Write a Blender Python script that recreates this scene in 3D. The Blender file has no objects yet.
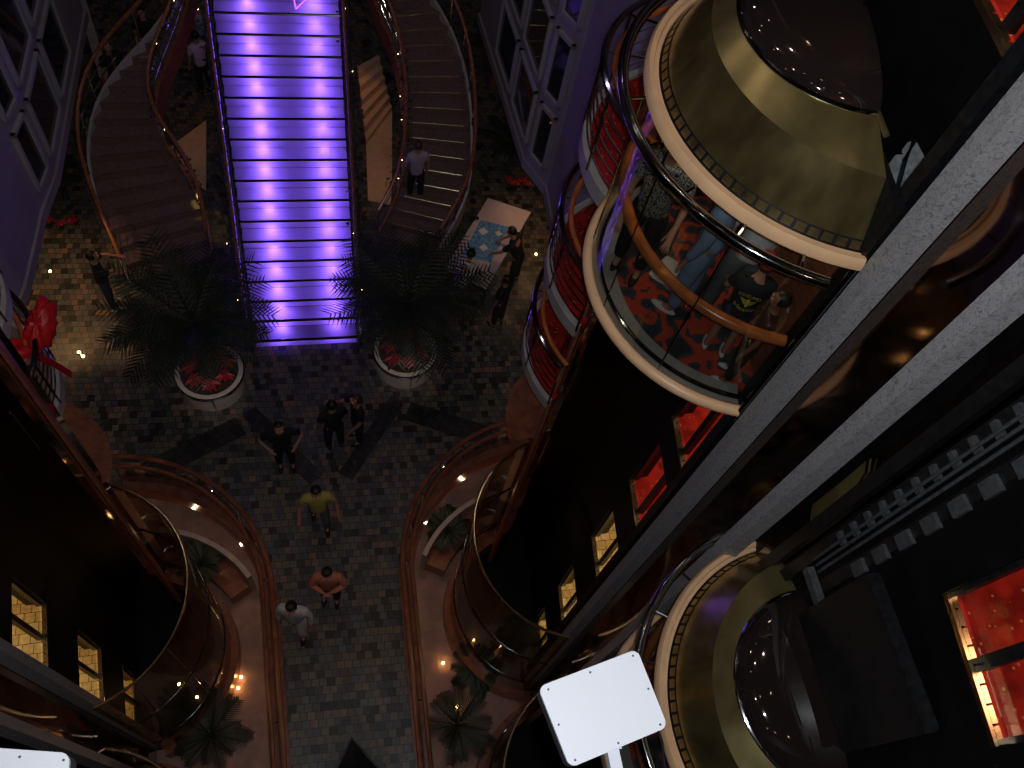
import bpy, bmesh, math, random
from mathutils import Vector, Matrix
random.seed(7)
S = bpy.context.scene
COL = S.collection
PI = math.pi

# ------------------------------------------------------------------ camera model
F, H = 855.0, 15.5
_n = Vector((-.1661, .5642, 1.0)).normalized()
_r = (Vector((1, 0, 0)) - _n.x * _n).normalized()
_h = _r.cross(_n)
if _h.y > 0: _h = -_h
_a = math.radians(-10)
YV = math.cos(_a) * _h + math.sin(_a) * _r
XV = math.cos(_a) * _r - math.sin(_a) * _h
CAM = Vector((0, 0, H))

def at(x, y, z):
    """point of the place seen at pixel x, y on the level z"""
    c = Vector((x - 512, y - 384, F))
    v = Vector((c.dot(XV), c.dot(YV), -c.dot(_n)))
    return CAM + v * ((z - H) / v.z)

# ------------------------------------------------------------------ materials
def new_mat(name):
    m = bpy.data.materials.new(name); m.use_nodes = True
    nt = m.node_tree
    return m, nt, nt.nodes['Principled BSDF']

def mat(name, col, rough=.6, metal=0., var=0., scale=8., emit=None, es=0., bump=0., spec=.5, stretch=None):
    m, nt, b = new_mat(name)
    b.inputs['Base Color'].default_value = (*col, 1)
    b.inputs['Roughness'].default_value = rough
    b.inputs['Metallic'].default_value = metal
    b.inputs['Specular IOR Level'].default_value = spec
    if emit:
        b.inputs['Emission Color'].default_value = (*emit, 1); b.inputs['Emission Strength'].default_value = es
    if var or bump:
        tc = nt.nodes.new('ShaderNodeTexCoord'); nz = nt.nodes.new('ShaderNodeTexNoise')
        nz.inputs['Scale'].default_value = scale; nz.inputs['Detail'].default_value = 5
        src = tc.outputs['Object']
        if stretch:
            mp = nt.nodes.new('ShaderNodeMapping'); mp.inputs['Scale'].default_value = stretch
            nt.links.new(src, mp.inputs[0]); src = mp.outputs[0]
        nt.links.new(src, nz.inputs['Vector'])
        if var:
            rp = nt.nodes.new('ShaderNodeValToRGB')
            rp.color_ramp.elements[0].position = .3; rp.color_ramp.elements[1].position = .7
            rp.color_ramp.elements[0].color = (*[c * (1 - var) for c in col], 1)
            rp.color_ramp.elements[1].color = (*[min(1, c * (1 + var)) for c in col], 1)
            nt.links.new(nz.outputs[0], rp.inputs[0]); nt.links.new(rp.outputs[0], b.inputs['Base Color'])
        if bump:
            bp = nt.nodes.new('ShaderNodeBump'); bp.inputs['Strength'].default_value = bump
            nt.links.new(nz.outputs[0], bp.inputs['Height']); nt.links.new(bp.outputs[0], b.inputs['Normal'])
    return m

def glass(name, tint=(.8, .85, .82), refl=.08, rough=.03, k=.5):
    m = bpy.data.materials.new(name); m.use_nodes = True
    nt = m.node_tree; nt.nodes.clear()
    o = nt.nodes.new('ShaderNodeOutputMaterial'); mx = nt.nodes.new('ShaderNodeMixShader')
    t = nt.nodes.new('ShaderNodeBsdfTransparent'); t.inputs[0].default_value = (*tint, 1)
    g = nt.nodes.new('ShaderNodeBsdfGlossy'); g.inputs['Roughness'].default_value = rough
    lw = nt.nodes.new('ShaderNodeLayerWeight'); lw.inputs[0].default_value = .25
    ma = nt.nodes.new('ShaderNodeMath'); ma.operation = 'MULTIPLY_ADD'
    ma.inputs[1].default_value = k; ma.inputs[2].default_value = refl
    nt.links.new(lw.outputs['Fresnel'], ma.inputs[0]); nt.links.new(ma.outputs[0], mx.inputs[0])
    nt.links.new(t.outputs[0], mx.inputs[1]); nt.links.new(g.outputs[0], mx.inputs[2]); nt.links.new(mx.outputs[0], o.inputs[0])
    return m

def ramp_mat(name, cols, tex, rough=.6, spec=.4, scale=1., rot=0., bump=0.):
    """cells of random colour: tex = 'tiles' or 'blobs'"""
    m, nt, b = new_mat(name)
    N, L = nt.nodes, nt.links
    tc = N.new('ShaderNodeTexCoord'); mp = N.new('ShaderNodeMapping')
    mp.inputs['Scale'].default_value = (scale,) * 3; mp.inputs['Rotation'].default_value = (0, 0, rot)
    L.new(tc.outputs['Object'], mp.inputs[0])
    rp = N.new('ShaderNodeValToRGB'); rp.color_ramp.interpolation = 'CONSTANT'
    e = rp.color_ramp.elements
    while len(e) < len(cols): e.new(.5)
    for i, c in enumerate(cols): e[i].position = i / len(cols); e[i].color = (*c, 1)
    if tex == 'tiles':
        sp = N.new('ShaderNodeSeparateXYZ'); L.new(mp.outputs[0], sp.inputs[0])
        fy = N.new('ShaderNodeMath'); fy.operation = 'FLOOR'; L.new(sp.outputs[1], fy.inputs[0])
        hs = N.new('ShaderNodeMath'); hs.operation = 'MULTIPLY'; hs.inputs[1].default_value = .37; L.new(fy.outputs[0], hs.inputs[0])
        ad = N.new('ShaderNodeMath'); ad.operation = 'ADD'; L.new(sp.outputs[0], ad.inputs[0]); L.new(hs.outputs[0], ad.inputs[1])
        fx = N.new('ShaderNodeMath'); fx.operation = 'FLOOR'; L.new(ad.outputs[0], fx.inputs[0])
        cb = N.new('ShaderNodeCombineXYZ'); L.new(fx.outputs[0], cb.inputs[0]); L.new(fy.outputs[0], cb.inputs[1])
        wn = N.new('ShaderNodeTexWhiteNoise'); wn.noise_dimensions = '2D'; L.new(cb.outputs[0], wn.inputs['Vector'])
        L.new(wn.outputs['Value'], rp.inputs[0])
        # joints
        fr = []
        for s in (ad.outputs[0], sp.outputs[1]):
            f = N.new('ShaderNodeMath'); f.operation = 'FRACT'; L.new(s, f.inputs[0])
            g = N.new('ShaderNodeMath'); g.operation = 'GREATER_THAN'; g.inputs[1].default_value = .06; L.new(f.outputs[0], g.inputs[0]); fr.append(g)
        mu = N.new('ShaderNodeMath'); mu.operation = 'MULTIPLY'; L.new(fr[0].outputs[0], mu.inputs[0]); L.new(fr[1].outputs[0], mu.inputs[1])
        nz = N.new('ShaderNodeTexNoise'); nz.inputs['Scale'].default_value = 2.5; nz.inputs['Detail'].default_value = 6; L.new(mp.outputs[0], nz.inputs['Vector'])
        ml = N.new('ShaderNodeMath'); ml.operation = 'MULTIPLY_ADD'; ml.inputs[1].default_value = 1.0; ml.inputs[2].default_value = .5; L.new(nz.outputs[0], ml.inputs[0])
        mm = N.new('ShaderNodeMath'); mm.operation = 'MULTIPLY'; L.new(mu.outputs[0], mm.inputs[0]); L.new(ml.outputs[0], mm.inputs[1])
        mx = N.new('ShaderNodeMix'); mx.data_type = 'RGBA'; mx.blend_type = 'MULTIPLY'; mx.inputs[0].default_value = 1
        L.new(rp.outputs[0], mx.inputs[6]); L.new(mm.outputs[0], mx.inputs[7]); L.new(mx.outputs[2], b.inputs['Base Color'])
    else:
        vo = N.new('ShaderNodeTexNoise'); vo.inputs['Scale'].default_value = 1.; vo.inputs['Detail'].default_value = 1.5
        L.new(mp.outputs[0], vo.inputs['Vector'])
        rp.color_ramp.interpolation = 'LINEAR' if tex == 'marble' else 'CONSTANT'
        for i in range(len(cols)): e[i].position = .34 + .36 * i / len(cols)
        L.new(vo.outputs[0], rp.inputs[0]); L.new(rp.outputs[0], b.inputs['Base Color'])
        if tex == 'marble': vo.inputs['Detail'].default_value = 8; vo.inputs['Distortion'].default_value = 1.2
    b.inputs['Roughness'].default_value = rough; b.inputs['Specular IOR Level'].default_value = spec
    return m

def carpet_mat(name, base, dark, fleck):
    m, nt, b = new_mat(name); N, L = nt.nodes, nt.links
    tc = N.new('ShaderNodeTexCoord')
    nz = N.new('ShaderNodeTexNoise'); nz.inputs['Scale'].default_value = 5; nz.inputs['Detail'].default_value = 3; L.new(tc.outputs['Object'], nz.inputs['Vector'])
    rp = N.new('ShaderNodeValToRGB'); rp.color_ramp.elements[0].position = .38; rp.color_ramp.elements[1].position = .58
    rp.color_ramp.elements[0].color = (*dark, 1); rp.color_ramp.elements[1].color = (*base, 1); L.new(nz.outputs[0], rp.inputs[0])
    vo = N.new('ShaderNodeTexVoronoi'); vo.inputs['Scale'].default_value = 16; L.new(tc.outputs['Object'], vo.inputs['Vector'])
    lt = N.new('ShaderNodeMath'); lt.operation = 'LESS_THAN'; lt.inputs[1].default_value = .16; L.new(vo.outputs['Distance'], lt.inputs[0])
    mx = N.new('ShaderNodeMix'); mx.data_type = 'RGBA'; L.new(lt.outputs[0], mx.inputs[0]); L.new(rp.outputs[0], mx.inputs[6]); mx.inputs[7].default_value = (*fleck, 1)
    L.new(mx.outputs[2], b.inputs['Base Color']); b.inputs['Roughness'].default_value = .9; b.inputs['Specular IOR Level'].default_value = .1
    return m

def translucent(name, col, gloss=.05):
    m = bpy.data.materials.new(name); m.use_nodes = True
    nt = m.node_tree; nt.nodes.clear()
    o = nt.nodes.new('ShaderNodeOutputMaterial'); mx = nt.nodes.new('ShaderNodeMixShader'); mx.inputs[0].default_value = gloss
    t = nt.nodes.new('ShaderNodeBsdfTranslucent'); t.inputs[0].default_value = (*col, 1)
    g = nt.nodes.new('ShaderNodeBsdfGlossy'); g.inputs['Roughness'].default_value = .25
    nt.links.new(t.outputs[0], mx.inputs[1]); nt.links.new(g.outputs[0], mx.inputs[2]); nt.links.new(mx.outputs[0], o.inputs[0])
    return m

M = dict(
    slate=ramp_mat('slate_tiles', [(.10, .085, .085), (.13, .12, .10), (.07, .07, .075), (.17, .13, .10), (.05, .055, .05), (.11, .095, .11), (.035, .032, .03), (.17, .13, .10), (.11, .12, .11), (.14, .14, .13), (.09, .08, .09), (.22, .14, .10)], 'tiles', rough=.35, spec=.4, scale=7.6, rot=.06),
    slate_band=ramp_mat('slate_band', [(.03, .028, .03), (.05, .04, .04), (.04, .04, .045)], 'tiles', rough=.35, scale=6.2, rot=.8),
    pit=mat('pale_pink_stone', (.46, .27, .21), .5, var=.25, scale=3),
    marble=ramp_mat('grey_marble', [(.16, .165, .18), (.25, .26, .28), (.34, .345, .36), (.30, .28, .285), (.20, .215, .235)], 'marble', rough=.45, spec=.3, scale=26),
    black=mat('black_panel', (.004, .004, .0045), .5, var=.4, scale=3, spec=.15),
    blackm=mat('black_steel', (.012, .013, .015), .35, .3, var=.5, scale=20),
    greyst=mat('dull_steel', (.10, .11, .12), .45, .5, var=.3, scale=20),
    palesteel=mat('pale_steel', (.24, .27, .29), .5, .1, var=.3, scale=20),
    mirror=mat('dark_mirror', (.20, .15, .13), .06, 1., bump=.015, scale=3),
    mirror2=mat('smoked_mirror', (.30, .26, .23), .035, 1.),
    bronze=mat('bronze_mirror', (.42, .30, .24), .06, 1., bump=.004, scale=4),
    brass=mat('brass', (.36, .295, .125), .30, .8, var=.35, scale=3, bump=.10),
    brass2=mat('brushed_brass', (.30, .235, .10), .24, .85, var=.35, scale=2.5, bump=.05, stretch=(3, 3, 1)),
    gold=mat('gilt_rim', (.80, .62, .36), .2, 1.),
    chrome=mat('chrome', (.72, .75, .78), .08, 1.),
    dchrome=mat('dark_chrome', (.26, .28, .29), .10, 1.),
    cream=mat('cream_lacquer', (.84, .53, .30), .35, var=.08, scale=6),
    wood=mat('orange_wood', (.48, .13, .035), .22, var=.35, scale=6, stretch=(1, 1, 6)),
    rwood=mat('red_brown_wood', (.26, .085, .045), .3, var=.4, scale=5, stretch=(1, 1, 6)),
    redc=carpet_mat('red_carpet', (.52, .03, .02), (.24, .015, .012), (.65, .25, .10)),
    redc_dim=carpet_mat('dimmed_red_carpet', (.34, .016, .016), (.16, .01, .01), (.5, .2, .08)),  # same red carpet with dimmer light put into its colour, for the balconies
    liftc=ramp_mat('lift_carpet', [(.03, .03, .035), (.05, .05, .06), (.45, .05, .03), (.50, .06, .03), (.05, .05, .06), (.03, .04, .05)], 'blobs', rough=.9, scale=4.2),
    stairc=mat('brown_stair_carpet', (.15, .10, .10), .9, var=.25, scale=14),
    hall=mat('brown_hall_floor', (.22, .14, .11), .7, var=.4, scale=2.5),
    lilac=mat('lilac_grey_wall', (.30, .26, .30), .6, var=.06, scale=2),
    frame=mat('grey_window_frame', (.34, .33, .36), .5),
    wglass=mat('dark_window_glass', (.02, .022, .03), .05, spec=.9),
    beige=ramp_mat('beige_landing_stone', [(.62, .46, .20), (.70, .54, .26), (.56, .40, .16), (.74, .58, .30)], 'tiles', rough=.35, scale=7),
    white=mat('white_enamel', (.66, .69, .76), .4),
    whiteedge=mat('dark_grey_edge', (.06, .06, .08), .5),
    cloth=mat('pale_tablecloth', (.55, .45, .50), .8, var=.05),
    blueprint=mat('blue_puzzle', (.12, .30, .60), .5, var=.5, scale=14),
    paper=mat('white_paper', (.7, .7, .75), .7),
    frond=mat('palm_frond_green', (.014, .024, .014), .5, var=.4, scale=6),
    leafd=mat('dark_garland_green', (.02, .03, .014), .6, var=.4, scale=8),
    poin=mat('poinsettia_red', (.45, .012, .03), .55, var=.3, scale=14),
    potstone=mat('pale_pot_stone', (.62, .54, .50), .5, var=.12, scale=6),
    soil=mat('soil', (.05, .035, .025), .9, var=.4, scale=20),
    stone=mat('planter_stone', (.40, .36, .36), .5, var=.15, scale=6),
    trunk=mat('palm_trunk', (.08, .055, .035), .9, var=.4, scale=14),
    bow=mat('red_ribbon', (.62, .012, .018), .45, var=.2, scale=5),
    bulb=mat('warm_bulb', (1, .6, .25), .4, emit=(1, .55, .18), es=25),
    wbulb=mat('white_bulb', (1, 1, 1), .4, emit=(.8, .95, 1), es=22),
    lampface=mat('lamp_face', (1, .9, .8), .4, emit=(1, .75, .45), es=14),
    neon=mat('pink_neon', (1, .2, .9), .4, emit=(.9, .15, 1.), es=2.0),
    ceil=mat('ceiling_dark', (.05, .035, .03), .8),
    tread=translucent('frosted_violet_glass', (.80, .74, 1.0)),
    g_lift=glass('lift_glass', (.80, .86, .82), .05),
    g_tube=glass('enclosure_glass', (.74, .64, .52), .10),
    g_door=glass('door_glass', (.9, .85, .8), .02, k=.08),
    g_rail=glass('railing_glass', (.75, .72, .70), .08),
)
M['dome'] = mat('smoked_dome_glass', (.018, .012, .012), .035, spec=1.)
M['skin'] = mat('skin', (.42, .20, .13), .55)
M['skin2'] = mat('tanned_skin', (.26, .11, .065), .55)
M['hairk'] = mat('black_hair', (.008, .007, .006), .5)
M['hairb'] = mat('brown_hair', (.05, .025, .012), .5)
def cl(name, c, **k): M[name] = mat(name, c, .85, var=.12, scale=12, **k)
cl('yellow_cloth', (.50, .40, .10)); cl('orange_cloth', (.52, .17, .10)); cl('white_cloth', (.60, .56, .58)); cl('black_cloth', (.012, .012, .014))
cl('grey_cloth', (.10, .10, .11)); cl('denim', (.20, .26, .42)); cl('pink_cloth', (.60, .42, .50)); cl('lilac_cloth', (.36, .32, .44)); cl('red_cloth', (.42, .02, .025)); cl('darkblue_cloth', (.03, .04, .08))
M['zebra'] = ramp_mat('zebra_print', [(.01, .01, .01), (.7, .68, .62), (.01, .01, .01), (.7, .68, .62), (.02, .02, .02)], 'blobs', scale=18)
M['sparkle'] = ramp_mat('sequin_black', [(.01, .01, .01), (.012, .012, .012), (.5, .5, .5), (.01, .01, .01), (.3, .3, .3)], 'blobs', scale=60, rough=.3)
M['print'] = mat('yellow_print', (.62, .50, .06), .7)
M['leather'] = mat('dark_leather', (.06, .025, .025), .4)

# ------------------------------------------------------------------ mesh helpers
def bm_new(): return bmesh.new()

def add_box(bm, lo, hi, mtx=None):
    vs = [bm.verts.new((x, y, z)) for x in (lo[0], hi[0]) for y in (lo[1], hi[1]) for z in (lo[2], hi[2])]
    for f in ((0, 1, 3, 2), (4, 6, 7, 5), (0, 4, 5, 1), (2, 3, 7, 6), (0, 2, 6, 4), (1, 5, 7, 3)): bm.faces.new([vs[i] for i in f])
    if mtx is not None: bmesh.ops.transform(bm, matrix=mtx, verts=vs)
    return vs

def add_prism(bm, poly, z0, z1):
    """vertical prism over polygon [(x, y)]"""
    a = [bm.verts.new((p[0], p[1], z0)) for p in poly]; b = [bm.verts.new((p[0], p[1], z1)) for p in poly]
    k = len(poly)
    bm.faces.new(a[::-1]); bm.faces.new(b)
    for i in range(k): bm.faces.new((a[i], a[(i + 1) % k], b[(i + 1) % k], b[i]))

def add_tube(bm, pts, r, seg=8, closed=False, caps=True, flat=1.):
    pts = [Vector(p) for p in pts]; k = len(pts); rings = []
    for i, p in enumerate(pts):
        if closed: t = pts[(i + 1) % k] - pts[i - 1]
        else: t = pts[min(i + 1, k - 1)] - pts[max(i - 1, 0)]
        t.normalize()
        up = Vector((0, 0, 1)) if abs(t.z) < .95 else Vector((0, 1, 0))
        s = t.cross(up).normalized(); u = s.cross(t)
        rr = r[i] if isinstance(r, (list, tuple)) else r
        rings.append([bm.verts.new(p + s * (rr * math.cos(2 * PI * j / seg)) + u * (rr * flat * math.sin(2 * PI * j / seg))) for j in range(seg)])
    for i in range(k if closed else k - 1):
        a, b = rings[i], rings[(i + 1) % k]
        for j in range(seg): bm.faces.new((a[j], a[(j + 1) % seg], b[(j + 1) % seg], b[j]))
    if caps and not closed: bm.faces.new(rings[0][::-1]); bm.faces.new(rings[-1])

def add_lathe(bm, c, prof, a0=0., a1=2 * PI, n=48, closed_prof=False):
    """revolve [(r, z)] about the vertical through c"""
    full = abs(a1 - a0 - 2 * PI) < 1e-6
    cols = []
    for i in range(n if full else n + 1):
        a = a0 + (a1 - a0) * i / n
        cols.append([bm.verts.new((c[0] + r * math.cos(a), c[1] + r * math.sin(a), c[2] + z)) for r, z in prof])
    k = len(prof)
    for i in range(n if full else n):
        p, q = cols[i], cols[(i + 1) % len(cols)]
        for j in range(k if closed_prof else k - 1):
            jj = (j + 1) % k
            bm.faces.new((p[j], q[j], q[jj], p[jj]))
    if closed_prof and not full:
        bm.faces.new(cols[0]); bm.faces.new(cols[-1][::-1])

def add_ball(bm, c, r, sc=(1, 1, 1), u=12, v=8, mtx=None):
    m = Matrix.Translation(c) @ (mtx or Matrix.Identity(4)) @ Matrix.Diagonal((r * sc[0], r * sc[1], r * sc[2], 1))
    return bmesh.ops.create_uvsphere(bm, u_segments=u, v_segments=v, radius=1, matrix=m)['verts']

def world_of(o):
    return o.matrix_basis if o.parent is None else world_of(o.parent) @ o.matrix_parent_inverse @ o.matrix_basis

def obj(name, bm, m, parent=None, smooth=False, weld=False):
    if weld: bmesh.ops.remove_doubles(bm, verts=bm.verts, dist=1e-4)
    bmesh.ops.recalc_face_normals(bm, faces=bm.faces)
    me = bpy.data.meshes.new(name); bm.to_mesh(me); bm.free()
    for x in (m if isinstance(m, (list, tuple)) else [m]): me.materials.append(M[x] if isinstance(x, str) else x)
    if smooth:
        me.polygons.foreach_set('use_smooth', [True] * len(me.polygons))
        me.set_sharp_from_angle(angle=math.radians(38))
    o = bpy.data.objects.new(name, me); COL.objects.link(o)
    if parent is not None:
        o.parent = parent; o.matrix_parent_inverse = world_of(parent).inverted()
    return o

def tag(o, label, cat, group=None):
    o['label'] = label; o['category'] = cat
    if group: o['group'] = group
    return o

def thing(name, label, cat, loc=(0, 0, 0), rz=0., group=None):
    o = bpy.data.objects.new(name, None); COL.objects.link(o)
    o.location = loc; o.rotation_euler = (0, 0, rz); o.empty_display_size = .1
    return tag(o, label, cat, group)

def struct(name, bm, m, parent=None, smooth=False):
    o = obj(name, bm, m, parent, smooth)
    if parent is None: o['kind'] = 'structure'
    return o

def light(name, kind, loc, power, col, size=.1, rot=None, spot=None, size_y=None):
    d = bpy.data.lights.new(name, kind); d.energy = power; d.color = col
    if kind == 'AREA':
        d.size = size
        if size_y: d.shape = 'RECTANGLE'; d.size_y = size_y
    else: d.shadow_soft_size = size
    if spot: d.spot_size = spot; d.spot_blend = .6
    o = bpy.data.objects.new(name, d); COL.objects.link(o); o.location = loc
    if rot is not None: o.rotation_euler = rot
    return o

MX = -.24
def mir(p, s):
    """mirror across the middle of the hall for s = -1"""
    return p if s > 0 else (MX - p[0], *p[1:])

# ------------------------------------------------------------------ levels and plan
DECKS = [12.7, 10.85, 9.1, 7.0, 5.1, 2.8, 0.0, -2.8]
TH = math.radians(5.8)
U2 = Vector((math.sin(TH), math.cos(TH)))           # direction of the lift wall
def xw(y): return 3.80 + .10 * (y - 3.3)              # lift landing wall
def xc(y): return 3.40 + .10 * (y - 2.94)             # backs of the lift cars, pilasters
CA = (3.80, 4.20); CB = (3.86, .52)

def wall_poly(y0, y1, x0=0., x1=.25):
    return [(xw(y0) + x0, y0), (xw(y1) + x0, y1), (xw(y1) + x1, y1), (xw(y0) + x1, y0)]
def mp(poly, s): return [mir(p, s) for p in poly]

def landing_wall(name, s, y0, y1, d0, d1, decks, heads, ztop):
    bm = bm_new()
    add_prism(bm, mp(wall_poly(y0, d0), s), -2.8, ztop); add_prism(bm, mp(wall_poly(d1, y1), s), -2.8, ztop)
    zs = sorted(decks)
    if not zs: add_prism(bm, mp(wall_poly(d0, d1), s), -2.8, ztop)
    elif zs[0] > -2.7: add_prism(bm, mp(wall_poly(d0, d1), s), -2.8, zs[0])
    for i, z in enumerate(zs):
        nz = zs[i + 1] if i + 1 < len(zs) else ztop
        add_prism(bm, mp(wall_poly(d0, d1), s), z + heads, nz)
    # ledges that band the shaft at each level
    for z in zs: add_prism(bm, mp([(xw(y) + dx, y) for y, dx in ((y0, -.03), (d0 - .08, -.03), (d0 - .08, 0), (y0, 0))], s), z - .12, z - .02)
    struct(name, bm, 'black')

door_no = [0]
def landing_door(s, z, d0, d1, hd, floor_m, warm, power):
    door_no[0] += 1
    root = bpy.data.objects.new('door_%d' % door_no[0], None); COL.objects.link(root); root['kind'] = 'structure'
    yc = (d0 + d1) / 2
    root.location = (*mir((xw(yc), yc), s), z)
    bm = bm_new()
    for ya, yb in ((d0, d0 + .035), (d1 - .035, d1), (yc - .04, yc + .04)): add_prism(bm, mp(wall_poly(ya, yb, .05, .12), s), z, z + hd)
    add_prism(bm, mp(wall_poly(d0, d1, .05, .12), s), z + hd - .06, z + hd)
    obj('frame', bm, 'blackm', root)
    for ya, yb in ((d0 + .035, yc - .04), (yc + .04, d1 - .035)):
        bm = bm_new(); add_prism(bm, mp(wall_poly(ya, yb, .07, .085), s), z + .03, z + hd - .06); obj('pane', bm, 'g_door', root)
    bm = bm_new()
    add_prism(bm, mp(wall_poly(d0, d1, -.012, .012), s), z - .02, z + .022)
    k = 8
    for i in range(k):
        a = d0 + (d1 - d0) * (i + .06) / k; b = d0 + (d1 - d0) * (i + .94) / k
        add_prism(bm, mp(wall_poly(a, b, .014, .05), s), z, z + .024)
    obj('sill', bm, 'gold', root)
    # the landing behind: carpet or stone, plain walls, ceiling
    bm = bm_new(); add_prism(bm, mp([(xw(d0) + .05, d0), (xw(d1) + .05, d1), (xw(d1) + .26, d1), (xw(d1 + .8) + .26, d1 + .8), (xw(d1 + .8) + 3, d1 + .8), (xw(d0 - .8) + 3, d0 - .8), (xw(d0 - .8) + .26, d0 - .8), (xw(d0) + .26, d0)], s), z - .12, z + .005)
    struct('floor', bm, floor_m)
    bm = bm_new()
    add_prism(bm, mp([(xw(d0 - .8) + .25, d0 - .85), (xw(d1 + .8) + .25, d1 + .85), (xw(d1 + .8) + 3, d1 + .85), (xw(d0 - .8) + 3, d0 - .85)], s), z + 1.60, z + 1.64)
    struct('ceiling', bm, 'ceil')
    x, y = mir((xw(yc) + 1.3, yc), s)
    light('landing_lamp', 'AREA', (x, y, z + 1.58), power, warm, .5)

HD = 1.32
RW = [d for d in DECKS if d != 10.85]      # the level behind the roof of the large car has no opening in sight
landing_wall('wall_right', 1, 2.60, 5.30, 3.03, 3.97, RW, HD, 17)
landing_wall('wall_right', 1, -2.6, 2.2, -.02, .85, [10.77], HD, 17)
for z in RW:
    red = z > 4
    landing_door(1, z, 3.03, 3.97, HD, 'redc' if red else 'beige', (1, .72, .5) if red else (1, .78, .42), 22 if red else 34)
landing_door(1, 10.77, -.02, .85, HD, 'redc', (1, .6, .42), 9)
landing_wall('wall_left', -1, 2.60, 5.30, 3.03, 3.97, [7.0, 5.1, 2.8, 0., -2.8], HD, 17)
landing_wall('wall_left', -1, -2.6, 2.2, -.02, .85, [], HD, 17)
for z in (7.0, 5.1, 2.8, 0., -2.8): landing_door(-1, z, 3.03, 3.97, HD, 'beige', (1, .72, .36), 24)

# pilasters, mirror panels and bronze columns: the same on both sides
def rect(x0, y0, x1, y1): return [(x0, y0), (x1, y0), (x1, y1), (x0, y1)]
tn = 0
for s in (1, -1):
    for poly in ([(3.385, 2.79), (3.375, 2.66), (3.52, 2.62), (3.56, 2.79)], [(3.305, 2.02), (3.30, 1.90), (3.44, 1.86), (3.50, 2.02)]):
        tn += 1
        bm = bm_new(); add_prism(bm, mp(poly, s), -2.8, 17); struct('trim_%d' % tn, bm, 'marble')
    bm = bm_new(); add_prism(bm, mp([(3.47, 2.0), (3.53, 2.64), (3.60, 2.64), (3.54, 2.0)], s), -2.8, 17)
    struct('wall_' + ('right' if s > 0 else 'left'), bm, 'mirror')
    bm = bm_new(); add_prism(bm, mp([(3.62, 1.60), (3.645, 1.86), (3.66, 1.86), (3.64, 1.60)], s), -2.8, 17)
    struct('wall_' + ('right' if s > 0 else 'left'), bm, 'mirror2')
    bm = bm_new()
    add_prism(bm, mp([(3.16, 5.74), (3.12, 5.30), (3.18, 5.22), (4.3, 5.20), (4.3, 5.74)], s), -2.8, 17)
    tn += 1; struct('trim_%d' % tn, bm, 'bronze')
    bm = bm_new(); add_prism(bm, mp([(3.10, 5.50), (3.08, 5.40), (3.12, 5.38), (3.13, 5.50)], s), -2.8, 17)
    tn += 1; struct('trim_%d' % tn, bm, 'rwood')

for s in (1, -1):
    bm = bm_new(); add_prism(bm, mp([(3.40, 2.6), (3.9, 2.6), (4.05, 5.6), (3.3, 5.6)], s), -2.80, -2.775); struct('floor', bm, 'black')
    bm = bm_new(); add_prism(bm, mp([(3.2, -1.2), (3.6, -1.2), (3.66, 2.2), (3.4, 2.2)], s), -2.80, -2.775); struct('floor', bm, 'black')
# ------------------------------------------------------------------ lobby floor with the two sunken bays
def bay_curve(off=0., n=26):
    """edge of the sunken bay on the right, from the bronze column round to below the picture"""
    pts = []
    r = 2.80 + off; a0, a1 = math.radians(94), math.radians(180)
    for i in range(n + 1):
        a = a0 + (a1 - a0) * i / n
        pts.append((3.80 + r * math.cos(a), 4.20 + r * math.sin(a)))
    for y in (3.2, 2.2, 1.2, .2, -.8, -1.8): pts.append((3.80 - r - .06 * (4.2 - y) * .4, y))
    return pts
bm = bm_new()
cR = bay_curve(); cL = mp(cR, -1)
zf0, zf1 = -.35, 0.
back = 24.
def slab(poly, z0, z1): add_prism(bm, poly, z0, z1)
yT = cR[0][1]
# middle strip, built as quads between the two bay edges
for i in range(len(cR) - 1):
    a, b = cR[i], cR[i + 1]; c, d = cL[i + 1], cL[i]
    slab([a, d, c, b], zf0, zf1)
slab([(-9, yT), (cL[0][0], yT), (cR[0][0], yT), (9, yT), (9, back), (-9, back)], zf0, zf1)
struct('floor', bm, 'slate')
bm = bm_new()      # dark inlaid bands that fan out from the foot of the stage stair
for s in (1, -1):
    for pa, pb, w in (((1.5, 7.9), (3.5, 6.95), .22), ((1.35, 8.2), (.15, 6.6), .16)):
        a, b = Vector(pa), Vector(pb); nrm = (b - a).orthogonal().normalized() * w
        add_prism(bm, mp([a - nrm, b - nrm, b + nrm, a + nrm], s), 0., .004)
struct('floor', bm, 'slate_band')
bm = bm_new(); add_prism(bm, rect(-6, -3, 6, 8), -3.0, -2.8); struct('floor', bm, 'pit')
bm = bm_new(); add_prism(bm, rect(-1.0, -3, .76, 7), -2.8, -.36); struct('wall_back', bm, 'rwood')

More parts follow.
